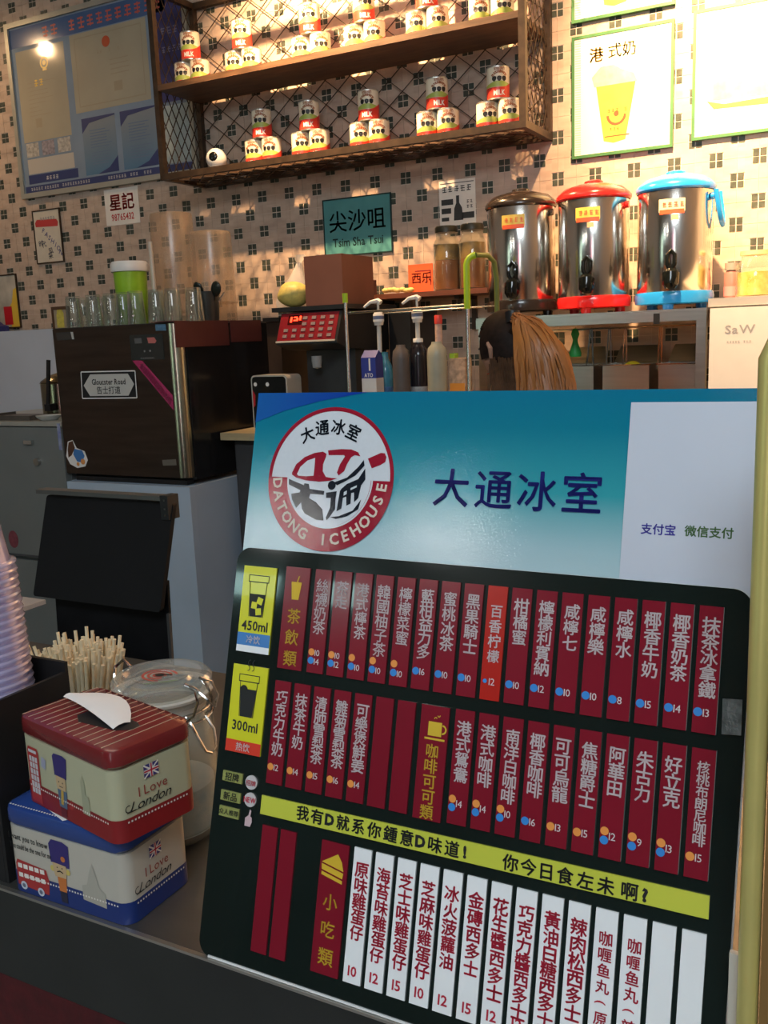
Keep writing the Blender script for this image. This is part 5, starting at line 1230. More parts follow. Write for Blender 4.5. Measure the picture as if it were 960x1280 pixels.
# strips
SR = M('strip_red', (.20, .010, .022), .16, var=.06, scale=10, coat=.4); SO = M('strip_orange_red', (.42, .018, .012), .2); SWH = M('strip_white', (.80, .83, .84), .3, var=.02)
INKW = M('strip_letters', (.62, .55, .56), .4); INKY = M('strip_gold_letters', (.62, .42, .03), .4); INKR = M('strip_red_letters', (.42, .015, .04), .4)
DOTB = M('dot_blue', (.03, .22, .60), .35); DOTO = M('dot_orange', (.75, .28, .06), .35)
def strip(u0, v0, v1, mat, wd=1.52, label=None, name='price_strip'):
    return bp(name, MB().poly([(u0*cm, v0*cm), ((u0+wd)*cm, v0*cm), ((u0+wd)*cm, v1*cm), (u0*cm, v1*cm)], -.0016, .0014), mat, label=label)
def red_strip(u0, v1, text, price, dots, mat=SR, pitch=1.12, size=1.18, top=.75, H=8.36, lab=None):
    s = strip(u0, v1-H, v1, mat, label=lab)
    if text:
        L = MB(); n = len(text); pt_ = min(pitch, 5.45/n if n > 5 else (1.06 if n == 5 else pitch)); vert(L, text, (u0+.80)*cm, (v1-top)*cm, pt_*cm, min(size, pt_*1.10)*cm, -.0020, .02)
        part('lettering', L, INKW, s, local=True)
    if price:
        z = v1-7.0 if len(dots) < 2 else v1-6.82
        L = MB(); word(L, price, (u0+(.62 if dots else .5))*cm, z*cm, .72*cm, -.0020, off=.0, gap=.05); part('price', L, INKW, s, local=True)
        if len(dots) == 2:
            part('dot', MB().disc((u0+.33)*cm, (z+.28)*cm, .0029, -.0020, 0, 16), DOTO, s, local=True); part('dot', MB().disc((u0+.33)*cm, (z-.33)*cm, .0029, -.0020, 0, 16), DOTB, s, local=True)
        elif dots: part('dot', MB().disc((u0+.33)*cm, z*cm, .0029 if mat is SR else .0016, -.0020, 0, 16), DOTB if dots == 'b' else DOTO, s, local=True)
    return s
def two(u0, v1, text, p1_, p2_):
    s = strip(u0, v1-8.36, v1, SR); L = MB(); vert(L, text, (u0+.80)*cm, (v1-.75)*cm, 1.12*cm, 1.18*cm, -.0020); part('lettering', L, INKW, s, local=True)
    L = MB(); word(L, p1_, (u0+.62)*cm, (v1-6.72)*cm, .70*cm, -.0020, off=0, gap=.05)
    if p2_: word(L, p2_, (u0+.62)*cm, (v1-7.42)*cm, .70*cm, -.0020, off=0, gap=.05)
    part('price', L, INKW, s, local=True)
    part('dot', MB().disc((u0+.33)*cm, (v1-6.70)*cm, .0029, -.0020, 0, 16), DOTO, s, local=True); part('dot', MB().disc((u0+.33)*cm, (v1-7.38)*cm, .0029, -.0020, 0, 16), DOTB, s, local=True)
V1 = 32.77
R1 = [('絲襪奶茶', '10', '14'), ('茶走', '10', '12'), ('港式檸茶', '', '10'), ('韓國柚子茶', '', '10'), ('檸檬菜蜜', '', '10'), ('藍柑益力多', '16'), ('蜜桃冰茶', '10'), ('黑果騎士', '10'), ('百香柠檬', '12'), ('柑橘蜜', '10'), ('檸檬利賓納', '12'), ('咸檸七', '10'), ('咸檸樂', '10'), ('咸檸水', '8'), ('椰香牛奶', '15'), ('椰香奶茶', '14'), ('抹茶冰拿鐵', '13')]
for k, r in enumerate(R1):
    u0 = 7.85+1.882*k
    if len(r) == 3: two(u0, V1, r[0], r[1] or ' ', r[2])
    elif k == 8: red_strip(u0, V1, r[0], r[1], 'b', SO, 1.10, 1.0, 1.3, lab='brighter orange-red strip')
    else: red_strip(u0, V1, r[0], r[1], 'b')
def cat_strip(u0, v0, v1, wd, text, vtop, pitch, size, icon):
    s = strip(u0, v0, v1, SR, wd, name='heading_strip'); L = MB(); vert(L, text, (u0+wd/2)*cm, vtop*cm, pitch*cm, size*cm, -.0020); part('lettering', L, INKY, s, local=True)
    if icon: part('icon', icon, INKY, s, local=True)
ic = MB(); pol(ic, [(5.8, 30.1), (6.45, 30.1), (6.62, 31.4), (6.62, 31.55), (5.65, 31.55), (5.65, 31.4)], -.0020); pol(ic, [(6.15, 31.55), (6.25, 31.55), (6.4, 32.05), (6.3, 32.05)], -.0020)
cat_strip(4.98, 24.4, V1, 2.33, '茶飲類', 29.6, 1.72, 1.35, ic)
V2 = 23.38
R2 = [('巧克力牛奶', '12', 'o'), ('抹茶牛奶', '14', 'o'), ('清肺雪梨茶', '15', 'o'), ('雛菊雪梨茶', '16', 'o'), ('可樂煲鮮姜', '14', 'o'), ('', '', ''), ('', '', '')]
for k, r in enumerate(R2): red_strip(4.98+1.89*k, V2, r[0], r[1], r[2])
ic = MB(); pol(ic, [(19.05, 21.15), (20.15, 21.15), (20.15, 22.2), (19.05, 22.2)], -.0020); ic.ring(20.2*cm, 21.7*cm, .0024, .0036, -.0020, -90, 90, 12); pol(ic, [(18.8, 20.85), (20.45, 20.85), (20.45, 21.0), (18.8, 21.0)], -.0020); ic.ring(19.6*cm, 22.45*cm, .0006, .0012, -.0020, 0, 200, 8); ic.ring(19.85*cm, 22.7*cm, .0006, .0012, -.0020, 180, 380, 8)
cat_strip(18.35, 14.92, V2, 2.30, '咖啡可可類', 20.6, 1.13, 1.15, ic)
R3 = [('港式鴛鴦', '14', 'ob'), ('港式咖啡', '14', 'ob'), ('南洋白咖啡', '10', 'ob'), ('椰香咖啡', '16', 'b'), ('可可烏龍', '13', 'o'), ('焦糖爵士', '15', 'o'), ('阿華田', '12', 'ob'), ('朱古力', '9', 'ob'), ('好立克', '13', 'ob'), ('核桃布朗尼咖啡', '15', 'o')]
for k, r in enumerate(R3): red_strip(21.15+1.883*k, V2+.04, r[0], r[1], r[2], top=.8)
# yellow banner
yb_ = bp('yellow_banner', MB().poly([(4.72*cm, 12.45*cm), (39.82*cm, 12.70*cm), (39.8*cm, 14.18*cm), (4.72*cm, 13.96*cm)], -.0016, .0014), M('banner_yellow', (.52, .56, .06), .3, var=.06, scale=4))
al = MB()
for ch, u in zip('我有D就系你鍾意D味道!你今日食左未啊?', (8.79, 10.14, 11.29, 12.5, 13.88, 15.29, 16.68, 18.08, 19.2, 20.4, 21.77, 22.8, 26.32, 27.65, 28.95, 30.30, 31.73, 33.14, 34.73, 35.75)): put(al, ch, u*cm, (13.30+.0*u)*cm, (1.22 if ord(ch) > 255 else 1.15)*cm, -.0020, random.uniform(-.04, .04), .03 if ord(ch) > 255 else .05)
part('lettering', al, BLACK, yb_, local=True)
# bottom row
for u in (5.08, 6.88): strip(u, 1.6, 11.66, SR, 1.48)
ic = MB(); pol(ic, [(10.95, 9.9), (11.0, 9.45), (12.9, 9.05), (12.95, 9.5)], -.0020); pol(ic, [(10.95, 10.02), (12.35, 10.85), (12.75, 10.3), (12.95, 9.62)], -.0020); pol(ic, [(11.0, 9.32), (11.0, 9.05), (12.9, 8.65), (12.9, 8.92)], -.0020)
cat_strip(10.78, 1.58, 11.66, 2.47, '小吃類', 8.15, 2.08, 1.35, ic)
R4 = [('原味雞蛋仔', '10', 1.18, 1.0), ('海苔味雞蛋仔', '12', 1.18, 1.0), ('芝士味雞蛋仔', '15', 1.18, 1.0), ('芝麻味雞蛋仔', '10', 1.18, 1.1), ('冰火菠蘿油', '12', 1.2, 1.0), ('金磚西多士', '15', 1.2, 1.0), ('花生醬西多士', '12', 1.2, 1.0), ('巧克力醬西多士', '12', 1.13, 1.0), ('黃油白糖西多士', '12', 1.13, 1.0), ('辣肉松西多士', '10', 1.15, 1.0), ('咖喱鱼丸(原味', '', 1.05, 1.35), ('咖喱鱼丸(辣味', '', 1.05, 1.35), ('', '', 1, 1), ('', '', 1, 1)]
for k, (t, p, pt_, top) in enumerate(R4):
    u0 = 13.72+1.888*k; s = strip(u0, 1.6, 11.72, SWH, 1.52)
    if t: L = MB(); vert(L, t, (u0+.82)*cm, (11.72-top)*cm, pt_*cm, (1.22 if k < 10 else .98)*cm, -.0020,   .032 if k < 10 else .024); part('lettering', L, INKR, s, local=True)
    if p: L = MB(); word(L, p, (u0+.76)*cm, 2.55*cm, 1.05*cm, -.0020, center=True, gap=.06, off=.02); part('price', L, INKR, s, local=True)
# size cards at the left
CY = M('card_yellow', (.62, .62, .02), .25, coat=.3); 
for (u0, u1, v0, v1, txt, hot) in ((.72, 4.02, 25.3, 32.52, '450ml', 0), (.62, 4.15, 16.95, 24.2, '300ml', 1)):
    c = bp('size_card', MB().poly([(u0*cm, v0*cm), (u1*cm, v0*cm), (u1*cm, v1*cm), (u0*cm, v1*cm)], -.0016, .0014), CY, label=('yellow 450ml cold cup card' if not hot else 'yellow 300ml hot cup card'))
    um = (u0+u1)/2
    if hot: part('red_band', MB().rect(u0*cm, u1*cm, v0*cm, (v0+1.0)*cm, -.0019, 0), M('band_red', (.62, .04, .02), .3), c, local=True)
    else:
        part('blue_band', MB().rect(u0*cm, u1*cm, (v0+.55)*cm, (v0+1.6)*cm, -.0019, 0), M('band_blue', (.05, .20, .50), .3), c, local=True); part('white_band', MB().rect(u0*cm, u1*cm, v0*cm, (v0+.55)*cm, -.0019, 0), SWH, c, local=True)
    cb0 = v0+3.0; L = MB()
    L.poly([((um-.62)*cm, cb0*cm), ((um+.62)*cm, cb0*cm), ((um+.80)*cm, (cb0+(2.3 if hot else 1.9))*cm), ((um-.80)*cm, (cb0+(2.3 if hot else 1.9))*cm)], -.0020, 0)
    for s_ in (-1, 1):
        L.poly([((um+s_*.66)*cm, cb0*cm), ((um+s_*.72)*cm, cb0*cm), ((um+s_*.90)*cm, (cb0+2.9)*cm), ((um+s_*.84)*cm, (cb0+2.9)*cm)], -.0020, 0)
        L.poly([((um+s_*.98)*cm, (cb0+2.9)*cm), ((um+s_*1.04)*cm, (cb0+2.9)*cm), ((um+s_*1.04)*cm, (cb0+3.5)*cm), ((um+s_*.98)*cm, (cb0+3.5)*cm)], -.0020, 0)
    L.poly([((um-1.04)*cm, (cb0+2.88)*cm), ((um+1.04)*cm, (cb0+2.88)*cm), ((um+1.04)*cm, (cb0+2.95)*cm), ((um-1.04)*cm, (cb0+2.95)*cm)], -.0020, 0)
    L.poly([((um-1.04)*cm, (cb0+3.44)*cm), ((um+1.04)*cm, (cb0+3.44)*cm), ((um+1.04)*cm, (cb0+3.50)*cm), ((um-1.04)*cm, (cb0+3.50)*cm)], -.0020, 0)
    if hot:
        L.ring((um-.45)*cm, (cb0+2.2)*cm, 0, .004, -.0020, 0, 180, 10); 
        for s_ in (-.22, .22): L.ring((um+s_-.08)*cm, (cb0+4.05)*cm, .0020, .0026, -.0020, -80, 80, 8); L.ring((um+s_+.2)*cm, (cb0+4.5)*cm, .0020, .0026, -.0020, 100, 260, 8)
    else: pass
    word(L, txt, um*cm, (v0+2.25)*cm, 1.12*cm, -.0020, off=.02, center=True, sx=.92, gap=.05)
    part('cup_print', L, BLACK, c, local=True)
    if not hot:
        q = MB()
        for (a, b_, r) in ((.32, 1.35, .3), (-.22, .95, .1), (.25, .45, -.15)):
            sq = MB().rect(-.28*cm, .28*cm, -.28*cm, .28*cm, -.0023, 0); sq.xf(Matrix.Translation(((um+a)*cm, 0, (cb0+b_)*cm)) @ Matrix.Rotation(r, 4, 'Y')); q.merge(sq)
        part('ice_cubes', q, CY, c, local=True)
    L = MB(); word(L, '热饮' if hot else '冷饮', um*cm, (v0+(.5 if hot else 1.08))*cm, .72*cm, -.0022, center=True, off=.02, gap=.3); part('lettering', L, INKW, c, local=True)
for (v, txt) in ((14.85, '招牌'), (13.25, '新品'), (11.95, '众人推荐')):
    s = bp('small_tag', MB().rect(.62*cm, 2.62*cm, (v-.42)*cm, (v+.42)*cm, -.0016, .0014), M('tag_olive', (.26, .28, .08), .35)); L = MB(); word(L, txt, 1.62*cm, v*cm, (.72 if len(txt) == 2 else .5)*cm, -.0020, center=True, off=.02); part('lettering', L, BLACK, s, local=True)
bd_ = bp('round_badge', MB().disc(3.55*cm, 14.75*cm, .0058, -.0016, .0012), M('badge_white', (.52, .50, .50), .4)); L = MB(); word(L, '招牌', 3.55*cm, 14.7*cm, .005, -.0020, center=True, off=.02); part('lettering', L, INKR, bd_, local=True)
bd_ = bp('round_badge', MB().disc(3.6*cm, 13.35*cm, .0058, -.0016, .0012), M('badge_white')); L = MB(); word(L, 'NEW', 3.6*cm, 13.35*cm, .0062, -.0020, center=True, off=.03, sx=.8); part('lettering', L, INKR, bd_, local=True)
th = MB(); pol(th, [(3.3, 11.2), (3.85, 11.2), (4.0, 11.6), (3.95, 11.95), (3.8, 12.05), (3.85, 12.5), (3.7, 12.6), (3.6, 12.1), (3.3, 11.85)], -.0016); bp('thumb_badge', th, M('badge_pink', (.55, .40, .42), .4))
# clear tape at the right edge
bp('tape', MB().poly([(39.85*cm, 24.55*cm), (41.05*cm, 24.65*cm), (41.0*cm, 26.95*cm), (39.78*cm, 26.85*cm)], -.0018, .0002), M('tape_film', (.08, .095, .09), .25, var=.5, scale=90, bump=.4))
# rear leg that props the board
bp('easel_leg', MB().poly([(15*cm, .2*cm), (26*cm, .2*cm), (23*cm, 22*cm), (18*cm, 22*cm)], 0, .003).xf(Matrix.Translation((0, .0065, .0)) @ Matrix.Rotation(math.radians(0), 4, 'X')), M('leg_black', (.01, .012, .012), .3))
gy = MB(); gy.add([(.17, .0095, .20), (.24, .0095, .20), (.24, .098, .036), (.17, .098, .036), (.17, .0125, .20), (.24, .0125, .20), (.24, .101, .036), (.17, .101, .036)], [(0,1,2,3),(7,6,5,4),(0,4,5,1),(1,5,6,2),(2,6,7,3),(3,7,4,0)])
bp('easel_leg', gy, M('leg_black'))

# ------------------------------------------------------------------ tissue tins
def tin(base, rotz, lid_c, body_c, band_c, lb, label_style, hz=.0855):
    t = thing('tissue_tin', lb, 'tissue box', base, (0, 0, rotz))
    WX, WY, r = .1475, .085, .012
    def foot(k=0): return [(x, y) for x, y in rounded_rect(-k, WX+k, -k, WY+k, r+k, 5)]
    def pp(n, mb, mat, par=t, sm=True, label=None): return part(n, mb, mat, par, sm, label, True)
    zb = .0215; zl = hz*.78
    pp('body', prism(foot(), .0005, zl-.0003), M('tin_'+body_c[0], body_c[1], .3, var=.02))
    # coloured lower band: shell slightly proud, front and right sides all round
    ft = foot(.0004); n = len(ft); b_ = MB(); b_.add([(x, y, .0006) for x, y in ft]+[(x, y, zb) for x, y in ft], [(k, (k+1) % n, n+(k+1) % n, n+k) for k in range(n)]); pp('lower_band', b_, M('tin_'+band_c[0], band_c[1], .3))
    lid = prism(foot(.0012), zl, hz, .004)
    pp('lid', lid, M('tin_'+lid_c[0], lid_c[1], .26, coat=.3))
    def right(mb): return mb.map(lambda x, y, z: (WX+.0006+(-y), x, z))       # draws on the right side
    # dots
    d = MB(); 
    for k in range(37): d.rect(.013+k*.0034-.0008, .013+k*.0034+.0008, zb-.0040, zb-.0024, -.0008, 0)
    d2 = MB()
    for k in range(19): d2.rect(.011+k*.0034-.0008, .011+k*.0034+.0008, zb-.0040, zb-.0024, -.0004, 0)
    d.merge(right(d2)); pp('white_dots', d, M('dot_white', (.70, .68, .62), .5), sm=False)
    # flag and words on the right side
    F = MB().rect(.030, .045, .050, .062, -.0003, 0); pp('flag_blue', right(F), M('flag_navy', (.05, .04, .18), .4), sm=False)
    F = MB(); F.rect(.036, .039, .050, .062, -.0006, 0); F.rect(.030, .045, .0545, .0575, -.0006, 0)
    for (a, b_) in (((.030, .050), (.045, .062)), ((.030, .062), (.045, .050))):
        dx, dz = b_[0]-a[0], b_[1]-a[1]; L = math.hypot(dx, dz); nx, nz = -dz/L*.0007, dx/L*.0007; F.poly([(a[0]-nx, a[1]-nz), (b_[0]-nx, b_[1]-nz), (b_[0]+nx, b_[1]+nz), (a[0]+nx, a[1]+nz)], -.0005, 0)
    pp('flag_cross', right(F), M('dot_white'), sm=False)
    F = MB(); F.rect(.0368, .0382, .050, .062, -.0008, 0); F.rect(.030, .045, .0553, .0567, -.0008, 0); pp('flag_red', right(F), M('flag_red', (.45, .02, .05), .4), sm=False)
    L = MB(); word(L, 'I Love', .038, .041, .0125, -.0004, off=.0, center=True, rot=.0, sx=1.0); pp('lettering', right(L), M('love_red', (.28, .05, .04), .4), sm=False)
    L = MB(); word(L, 'London', .036, .0305, .0125, -.0004, off=.0, center=True, slant=.45, sx=1.15)
    L.merge(MB().ring(.012, .030, .0026, .0034, -.0004, 60, 330, 14)); L.rect(.010, .028, .0262, .0267, -.0004, 0)
    pp('lettering', right(L), BLACK, sm=False)
    S = label_style
    y = -.0006
    def P(name, pts, col, yy=y): return pp(name, MB().poly(pts, yy, 0), col, sm=False)
    def sc_(cx, cz, k, pts): return [(cx+a*k, cz+b_*k) for a, b_ in pts]
    NAVY = M('print_navy', (.035, .025, .14), .4); SKN = M('print_skin', (.50, .36, .20), .4); PR = M('print_red', (.35, .03, .03), .4)
    if S == 'red':
        P('phone_booth', [(.012, .004), (.030, .003), (.031, .053), (.029, .057), (.014, .057), (.012, .053)], PR)
        w_ = MB()
        for i in range(3):
            for j in range(6): w_.rect(.0150+.0048*i, .0188+.0048*i, .012+.0062*j, .0172+.0062*j, y-.0003, 0)
        w_.rect(.0145, .028, .0515, .0545, y-.0003, 0); pp('booth_windows', w_, M('pane_pale', (.50, .50, .52), .4), sm=False)
        P('postcard', [(.034, .042), (.041, .040), (.043, .050), (.036, .052)], M('print_lilac', (.30, .32, .42), .4))
        P('tower_print', [(.098, .016), (.098, .045), (.101, .052), (.104, .045), (.104, .016)], M('print_faint', (.33, .34, .23), .5)); P('tower_print', [(.104, .016), (.104, .034), (.109, .034), (.109, .016)], M('print_faint'))
        cx, cz = .066, .0
        P('guard_hat', [(cx-.010, .040), (cx+.009, .040), (cx+.012, .060), (cx+.006, .062), (cx-.008, .061), (cx-.011, .058)], NAVY)
        P('guard_face', [(cx-.007, .028), (cx+.006, .028), (cx+.008, .034), (cx+.007, .0405), (cx-.008, .0405), (cx-.008, .033)], SKN, y-.0002)
        P('guard_coat', [(cx-.006, .011), (cx+.006, .011), (cx+.008, .028), (cx-.007, .028)], M('print_teal', (.08, .13, .20), .4), y-.0001)
        P('guard_sash', [(cx-.003, .014), (cx+.001, .014), (cx+.003, .028), (cx-.001, .028)], M('print_ochre', (.45, .30, .06), .4), y-.0003)
        P('guard_legs', [(cx-.0045, .002), (cx+.0045, .002), (cx+.005, .011), (cx-.005, .011)], M('print_dark_red', (.12, .01, .02), .4), y-.0002)
        P('umbrella_print', [(cx+.010, .013), (cx+.014, .013), (cx+.019, .018), (cx+.014, .023)], PR, y-.0001)
        k_ = MB(); k_.disc(cx-.003, .0355, .0008, y-.0005, 0, 8); k_.disc(cx+.003, .0355, .0008, y-.0005, 0, 8); k_.rect(cx-.003, cx+.003, .031, .0316, y-.0005, 0); pp('guard_features', k_, BLACK, sm=False)
    else:
        P('bus', [(.010, .008), (.050, .006), (.052, .020), (.049, .031), (.012, .034), (.010, .030)], PR)
        w_ = MB()
        for j, zz in enumerate((.026, .0165)):
            for i in range(5): w_.rect(.0125+.0072*i, .0180+.0072*i, zz, zz+.0045, y-.0003, 0)
        pp('bus_windows', w_, M('dot_white'), sm=False)
        w_ = MB().disc(.018, .0085, .0042, y-.0004, 0, 16).disc(.040, .0070, .0042, y-.0004, 0, 16); pp('bus_wheels', w_, M('wheel_pale', (.50, .55, .62), .4), sm=False)
        w_ = MB().disc(.018, .0085, .0022, y-.0006, 0, 12).disc(.040, .0070, .0022, y-.0006, 0, 12); pp('wheel_hubs', w_, M('hub_grey', (.12, .14, .20), .4), sm=False)
        w_ = MB(); word(w_, 'I want you to know', .004, .0575, .0088, y, off=.01, sx=.68, rot=-.02); word(w_, 'You could be the one for me', .004, .0480, .0080, y, off=.01, sx=.56, rot=-.02); pp('lettering', w_, BLACK, sm=False)
        P('cathedral_print', [(.094, .014), (.094, .028), (.100, .030), (.104, .042), (.108, .052), (.112, .042), (.115, .030), (.122, .026), (.122, .012)], M('print_faint2', (.37, .355, .30), .5))
        cx = .068
        P('guard_hat', [(cx-.011, .042), (cx+.012, .040), (cx+.013, .062), (cx+.006, .065), (cx-.008, .065), (cx-.012, .060)], NAVY)
        pp('hat_badge', MB().disc(cx+.005, .048, .0028, y-.0003, 0, 12), M('print_orange', (.50, .16, .04), .4), sm=False)
        P('guard_face', [(cx-.007, .029), (cx+.007, .029), (cx+.008, .036), (cx+.008, .0415), (cx-.009, .0425), (cx-.008, .034)], SKN, y-.0002)
        P('guard_coat', [(cx-.003, .015), (cx+.006, .015), (cx+.007, .029), (cx-.004, .029)], M('print_orange'), y-.0003)
        P('guard_legs', [(cx-.002, .004), (cx+.006, .004), (cx+.006, .015), (cx-.003, .015)], M('print_black2', (.02, .02, .04), .4), y-.0002)
        k_ = MB(); k_.poly([(cx-.004, .0345), (cx, .036), (cx+.004, .0345), (cx+.0035, .0335), (cx, .0347), (cx-.0035, .0335)], y-.0005, 0); k_.disc(cx-.003, .0385, .0007, y-.0005, 0, 8); k_.disc(cx+.003, .0385, .0007, y-.0005, 0, 8); pp('guard_features', k_, BLACK, sm=False)
        for s_ in (-1, 1): pp('guard_hair', MB().disc(cx+s_*.0095, .036, .003, y-.0001, 0, 10), M('print_yellow', (.55, .45, .12), .4), sm=False)
    return t, WX, WY
tl_, WX, WY = tin((3.5595, -3.2495, CZT), .0, ('lidblue', (.018, .05, .21)), ('cream2', (.44, .42, .36)), ('blue', (.012, .03, .15)), 'blue and cream tissue tin printed with a red bus, lower one of two', 'blue', .0865)
part('opening_shade', MB().poly([(x, z) for x, z in rounded_rect(.035, .105, .03, .058, .013)], 0, 0).map(lambda x, y, z: (x, z, .0867)), BLACK, tl_, local=True)  # lid is not cut: black sheet paints the shade inside the slot
bs_ = MB().add([(.048, .010, .0868), (.078, -.0005, .0868), (.084, .006, .0872), (.060, .04, .0872)], [(0, 1, 2, 3)]); part('tissue', bs_, M('tissue_white', (.75, .75, .74), .8), tl_, local=True)
d_ = MB()
for k in range(30): d_.box(.006+.0034*k, .0076+.0034*k, .003, .0043, .0866, .0869)
part('white_dots', d_, M('dot_white'), tl_, local=True)
up_t, WX, WY = tin((3.5735, -3.2330, CZT+.0872), math.radians(-12), ('lidred', (.16, .014, .016)), ('cream', (.42, .42, .28)), ('red', (.22, .014, .016)), 'red and cream tissue tin with a striped lid, stacked on the blue tin', 'red', .0845)
HZt = .0845
st = MB()
for k in range(13):
    xv = .006+k*.0105; st.box(xv-.0004, xv+.0004, .002, WY-.002, HZt, HZt+.00025)
part('lid_stripes', st, M('stripe_cream', (.50, .42, .30), .4), up_t, local=True)
slot = [(.052, .030), (.066, .022), (.112, .030), (.122, .040), (.121, .049), (.113, .052), (.066, .056), (.052, .048)]
part('opening_shade', MB().poly(slot, 0, 0).map(lambda x, y, z: (x, z, HZt+.0004)), BLACK, up_t, local=True)  # shade of the tissue slot as a flat black sheet on the lid
ts = MB(); vs = []; fs = []
for i in range(9):
    t = i/8
    for j in range(4):
        s_ = j/3; x = .108-.098*t; yv = (.030+.012*t)+s_*(.010+.026*math.sin(PI*min(1, t*.9+.1)))+.0; z = HZt+.0008+.0055*math.sin(PI*.75*t)+.002*math.sin(s_*PI)
        vs.append((x, yv, z))
for i in range(8):
    for j in range(3): fs.append((i*4+j, i*4+j+1, (i+1)*4+j+1, (i+1)*4+j))
ts.add(vs, fs); part('tissue', ts, M('tissue_white'), up_t, True, local=True)

# ------------------------------------------------------------------ clamp jar
jx, jy, jr = 3.628, -3.098, .0500
JZ = CZT+.0005
JG = thin_glass('jar_glass', (.93, .96, .95), .03, .20, (.80, .84, .82))
jar = thing('clamp_jar', 'large clear glass clamp jar with white contents behind the tissue tins', 'jar', (jx, jy, JZ))
part('jar_wall', MB().lathe([(0, .002), (jr-.006, 0), (jr, .007), (jr, .115), (jr-.003, .128), (jr-.007, .136), (jr-.007, .143), (jr-.001, .145), (jr-.001, .150), (jr-.010, .151), (jr-.010, .134), (jr-.004, .115), (jr-.003, .01), (0, .006)], (jx, jy, JZ), 40, False), JG, jar, True)
part('contents', MB().lathe([(0, .007), (jr-.006, .007), (jr-.005, .055), (0, .062)], (jx, jy, JZ), 32, False), M('sugar_packets', (.60, .62, .62), .6, var2=(.35, .45, .55), scale=60), jar, True)
part('gasket', MB().lathe([(jr-.0095, .136), (jr-.0065, .1375), (jr-.0065, .1512), (jr+.001, .1512), (jr+.002, .1542), (jr-.010, .1545)], (jx, jy, JZ), 40, False), M('gasket_white', (.55, .54, .50), .5), jar, True)
part('lid', MB().lathe([(0, .156), (jr-.012, .156), (jr-.002, .155), (jr+.001, .159), (jr+.001, .166), (jr-.003, .170), (jr-.009, .170), (jr-.012, .166), (jr-.018, .166), (jr-.021, .169), (jr-.026, .168), (0, .168)], (jx, jy, JZ), 44, False), JG, jar, True)
em = MB(); 
for k in range(3): em.ring(0, 0, .004+.005*k, .0065+.005*k, 0, 20*k, 330-15*k, 24)
em.map(lambda x, y, z: (jx-.002+x*1.2, jy+z, JZ+.1686)); part('red_print', em, M('jar_print', (.42, .07, .05), .4), jar)
em = MB(); em.disc(0, 0, .0045, 0, 0, 10); em.poly([(-.001, 0), (.009, .007), (.011, .003)], 0, 0); em.map(lambda x, y, z: (jx-.002+x*1.2, jy+z, JZ+.1690)); part('dark_print', em, BLACK, jar)
wr = .0014
for zz in (.128, .138): part('wire_band', MB().tube([(jx+(jr-.001)*math.cos(2*PI*k/32), jy+(jr-.001)*math.sin(2*PI*k/32), JZ+zz) for k in range(33)], wr, 6), CHROME, jar, True)
a0 = math.radians(-8)
def jp(r, z, t=0): return (jx+math.cos(a0)*r-math.sin(a0)*t, jy+math.sin(a0)*r+math.cos(a0)*t, JZ+z)
for s_ in (-1, 1):
    part('clamp_wire', MB().tube([jp(jr-.002, .134, s_*.012), jp(jr+.007, .140, s_*.012), jp(jr+.012, .155, s_*.009), jp(jr+.008, .166, s_*.008), jp(jr-.004, .172, s_*.010)], wr, 6), CHROME, jar, True)
    part('clamp_wire', MB().tube([jp(jr, .132, s_*.010), jp(jr+.010, .120, s_*.011), jp(jr+.016, .104, s_*.007), jp(jr+.017, .100, 0)], wr, 6), CHROME, jar, True)
part('clamp_loop', MB().tube([jp(jr-.004, .171, -.010), jp(jr+.012, .170, -.011), jp(jr+.024, .160, -.007), jp(jr+.026, .150, 0), jp(jr+.024, .160, .007), jp(jr+.012, .170, .011), jp(jr-.004, .171, .010)], wr, 6), CHROME, jar, True)
part('hinge_loop', MB().tube([(jx-jr+.006, jy+.004, JZ+.170), (jx-jr-.006, jy+.006, JZ+.176), (jx-jr-.015, jy+.002, JZ+.168), (jx-jr-.012, jy-.004, JZ+.156), (jx-jr+.001, jy-.008, JZ+.150)], wr*1.2, 6), CHROME, jar, True)

# ------------------------------------------------------------------ wooden sticks in a holder
hx, hy = 3.335, -2.935
hz = .050
solo('stick_holder', MB().lathe([(0, .001), (.047, 0), (.049, .003), (.056, hz), (.054, hz), (.047, .006), (0, .006)], (hx, hy, CZT+.0005), 28, False), M('holder_dark', (.05, .045, .04), .4), 'dark round holder under the bundle of pale sticks', 'holder', smooth=True)
STK = M('bamboo', (.80, .68, .46), .55, var=.18, scale=40)
smb = MB().tube([(0, 0, 0), (0, 0, .10)], .00235, 7)
sme = _mesh('wooden_stick', smb, STK, True)
rng = random.Random(21); cnt = 0; used = []
sdesc = 'pale round wooden stick standing in the dense bundle behind the tins'
for k in range(1500):
    if cnt >= 175: break
    a = rng.uniform(0, 2*PI); rr = .047*math.sqrt(rng.random())
    bx, by = hx+rr*math.cos(a)*.95, hy+rr*math.sin(a)*.95
    if any((bx-q[0])**2+(by-q[1])**2 < .0048**2 for q in used): continue
    used.append((bx, by)); cnt += 1
    spread = 1.42; tx, ty = hx+rr*math.cos(a)*spread+rng.gauss(0, .003), hy+rr*math.sin(a)*spread*.9+rng.gauss(0, .003)
    Ls = .106+rng.gauss(0, .004)+(rng.random() < .12)*rng.uniform(.008, .02)-.012*(rr/.047)
    base = Vector((bx*.9+hx*.1, by*.9+hy*.1, CZT+.008)); tip = Vector((tx, ty, CZT+.008+Ls)); d = tip-base
    o = bpy.data.objects.new('wooden_stick', sme); COL.objects.link(o); o.location = base; o.rotation_mode = 'QUATERNION'
    o.rotation_quaternion = Vector((0, 0, 1)).rotation_difference(d); o.scale = (1, 1, d.length/.10)
    o['label'] = sdesc; o['category'] = 'stick'; o['group'] = 'wooden sticks in the holder behind the tins'

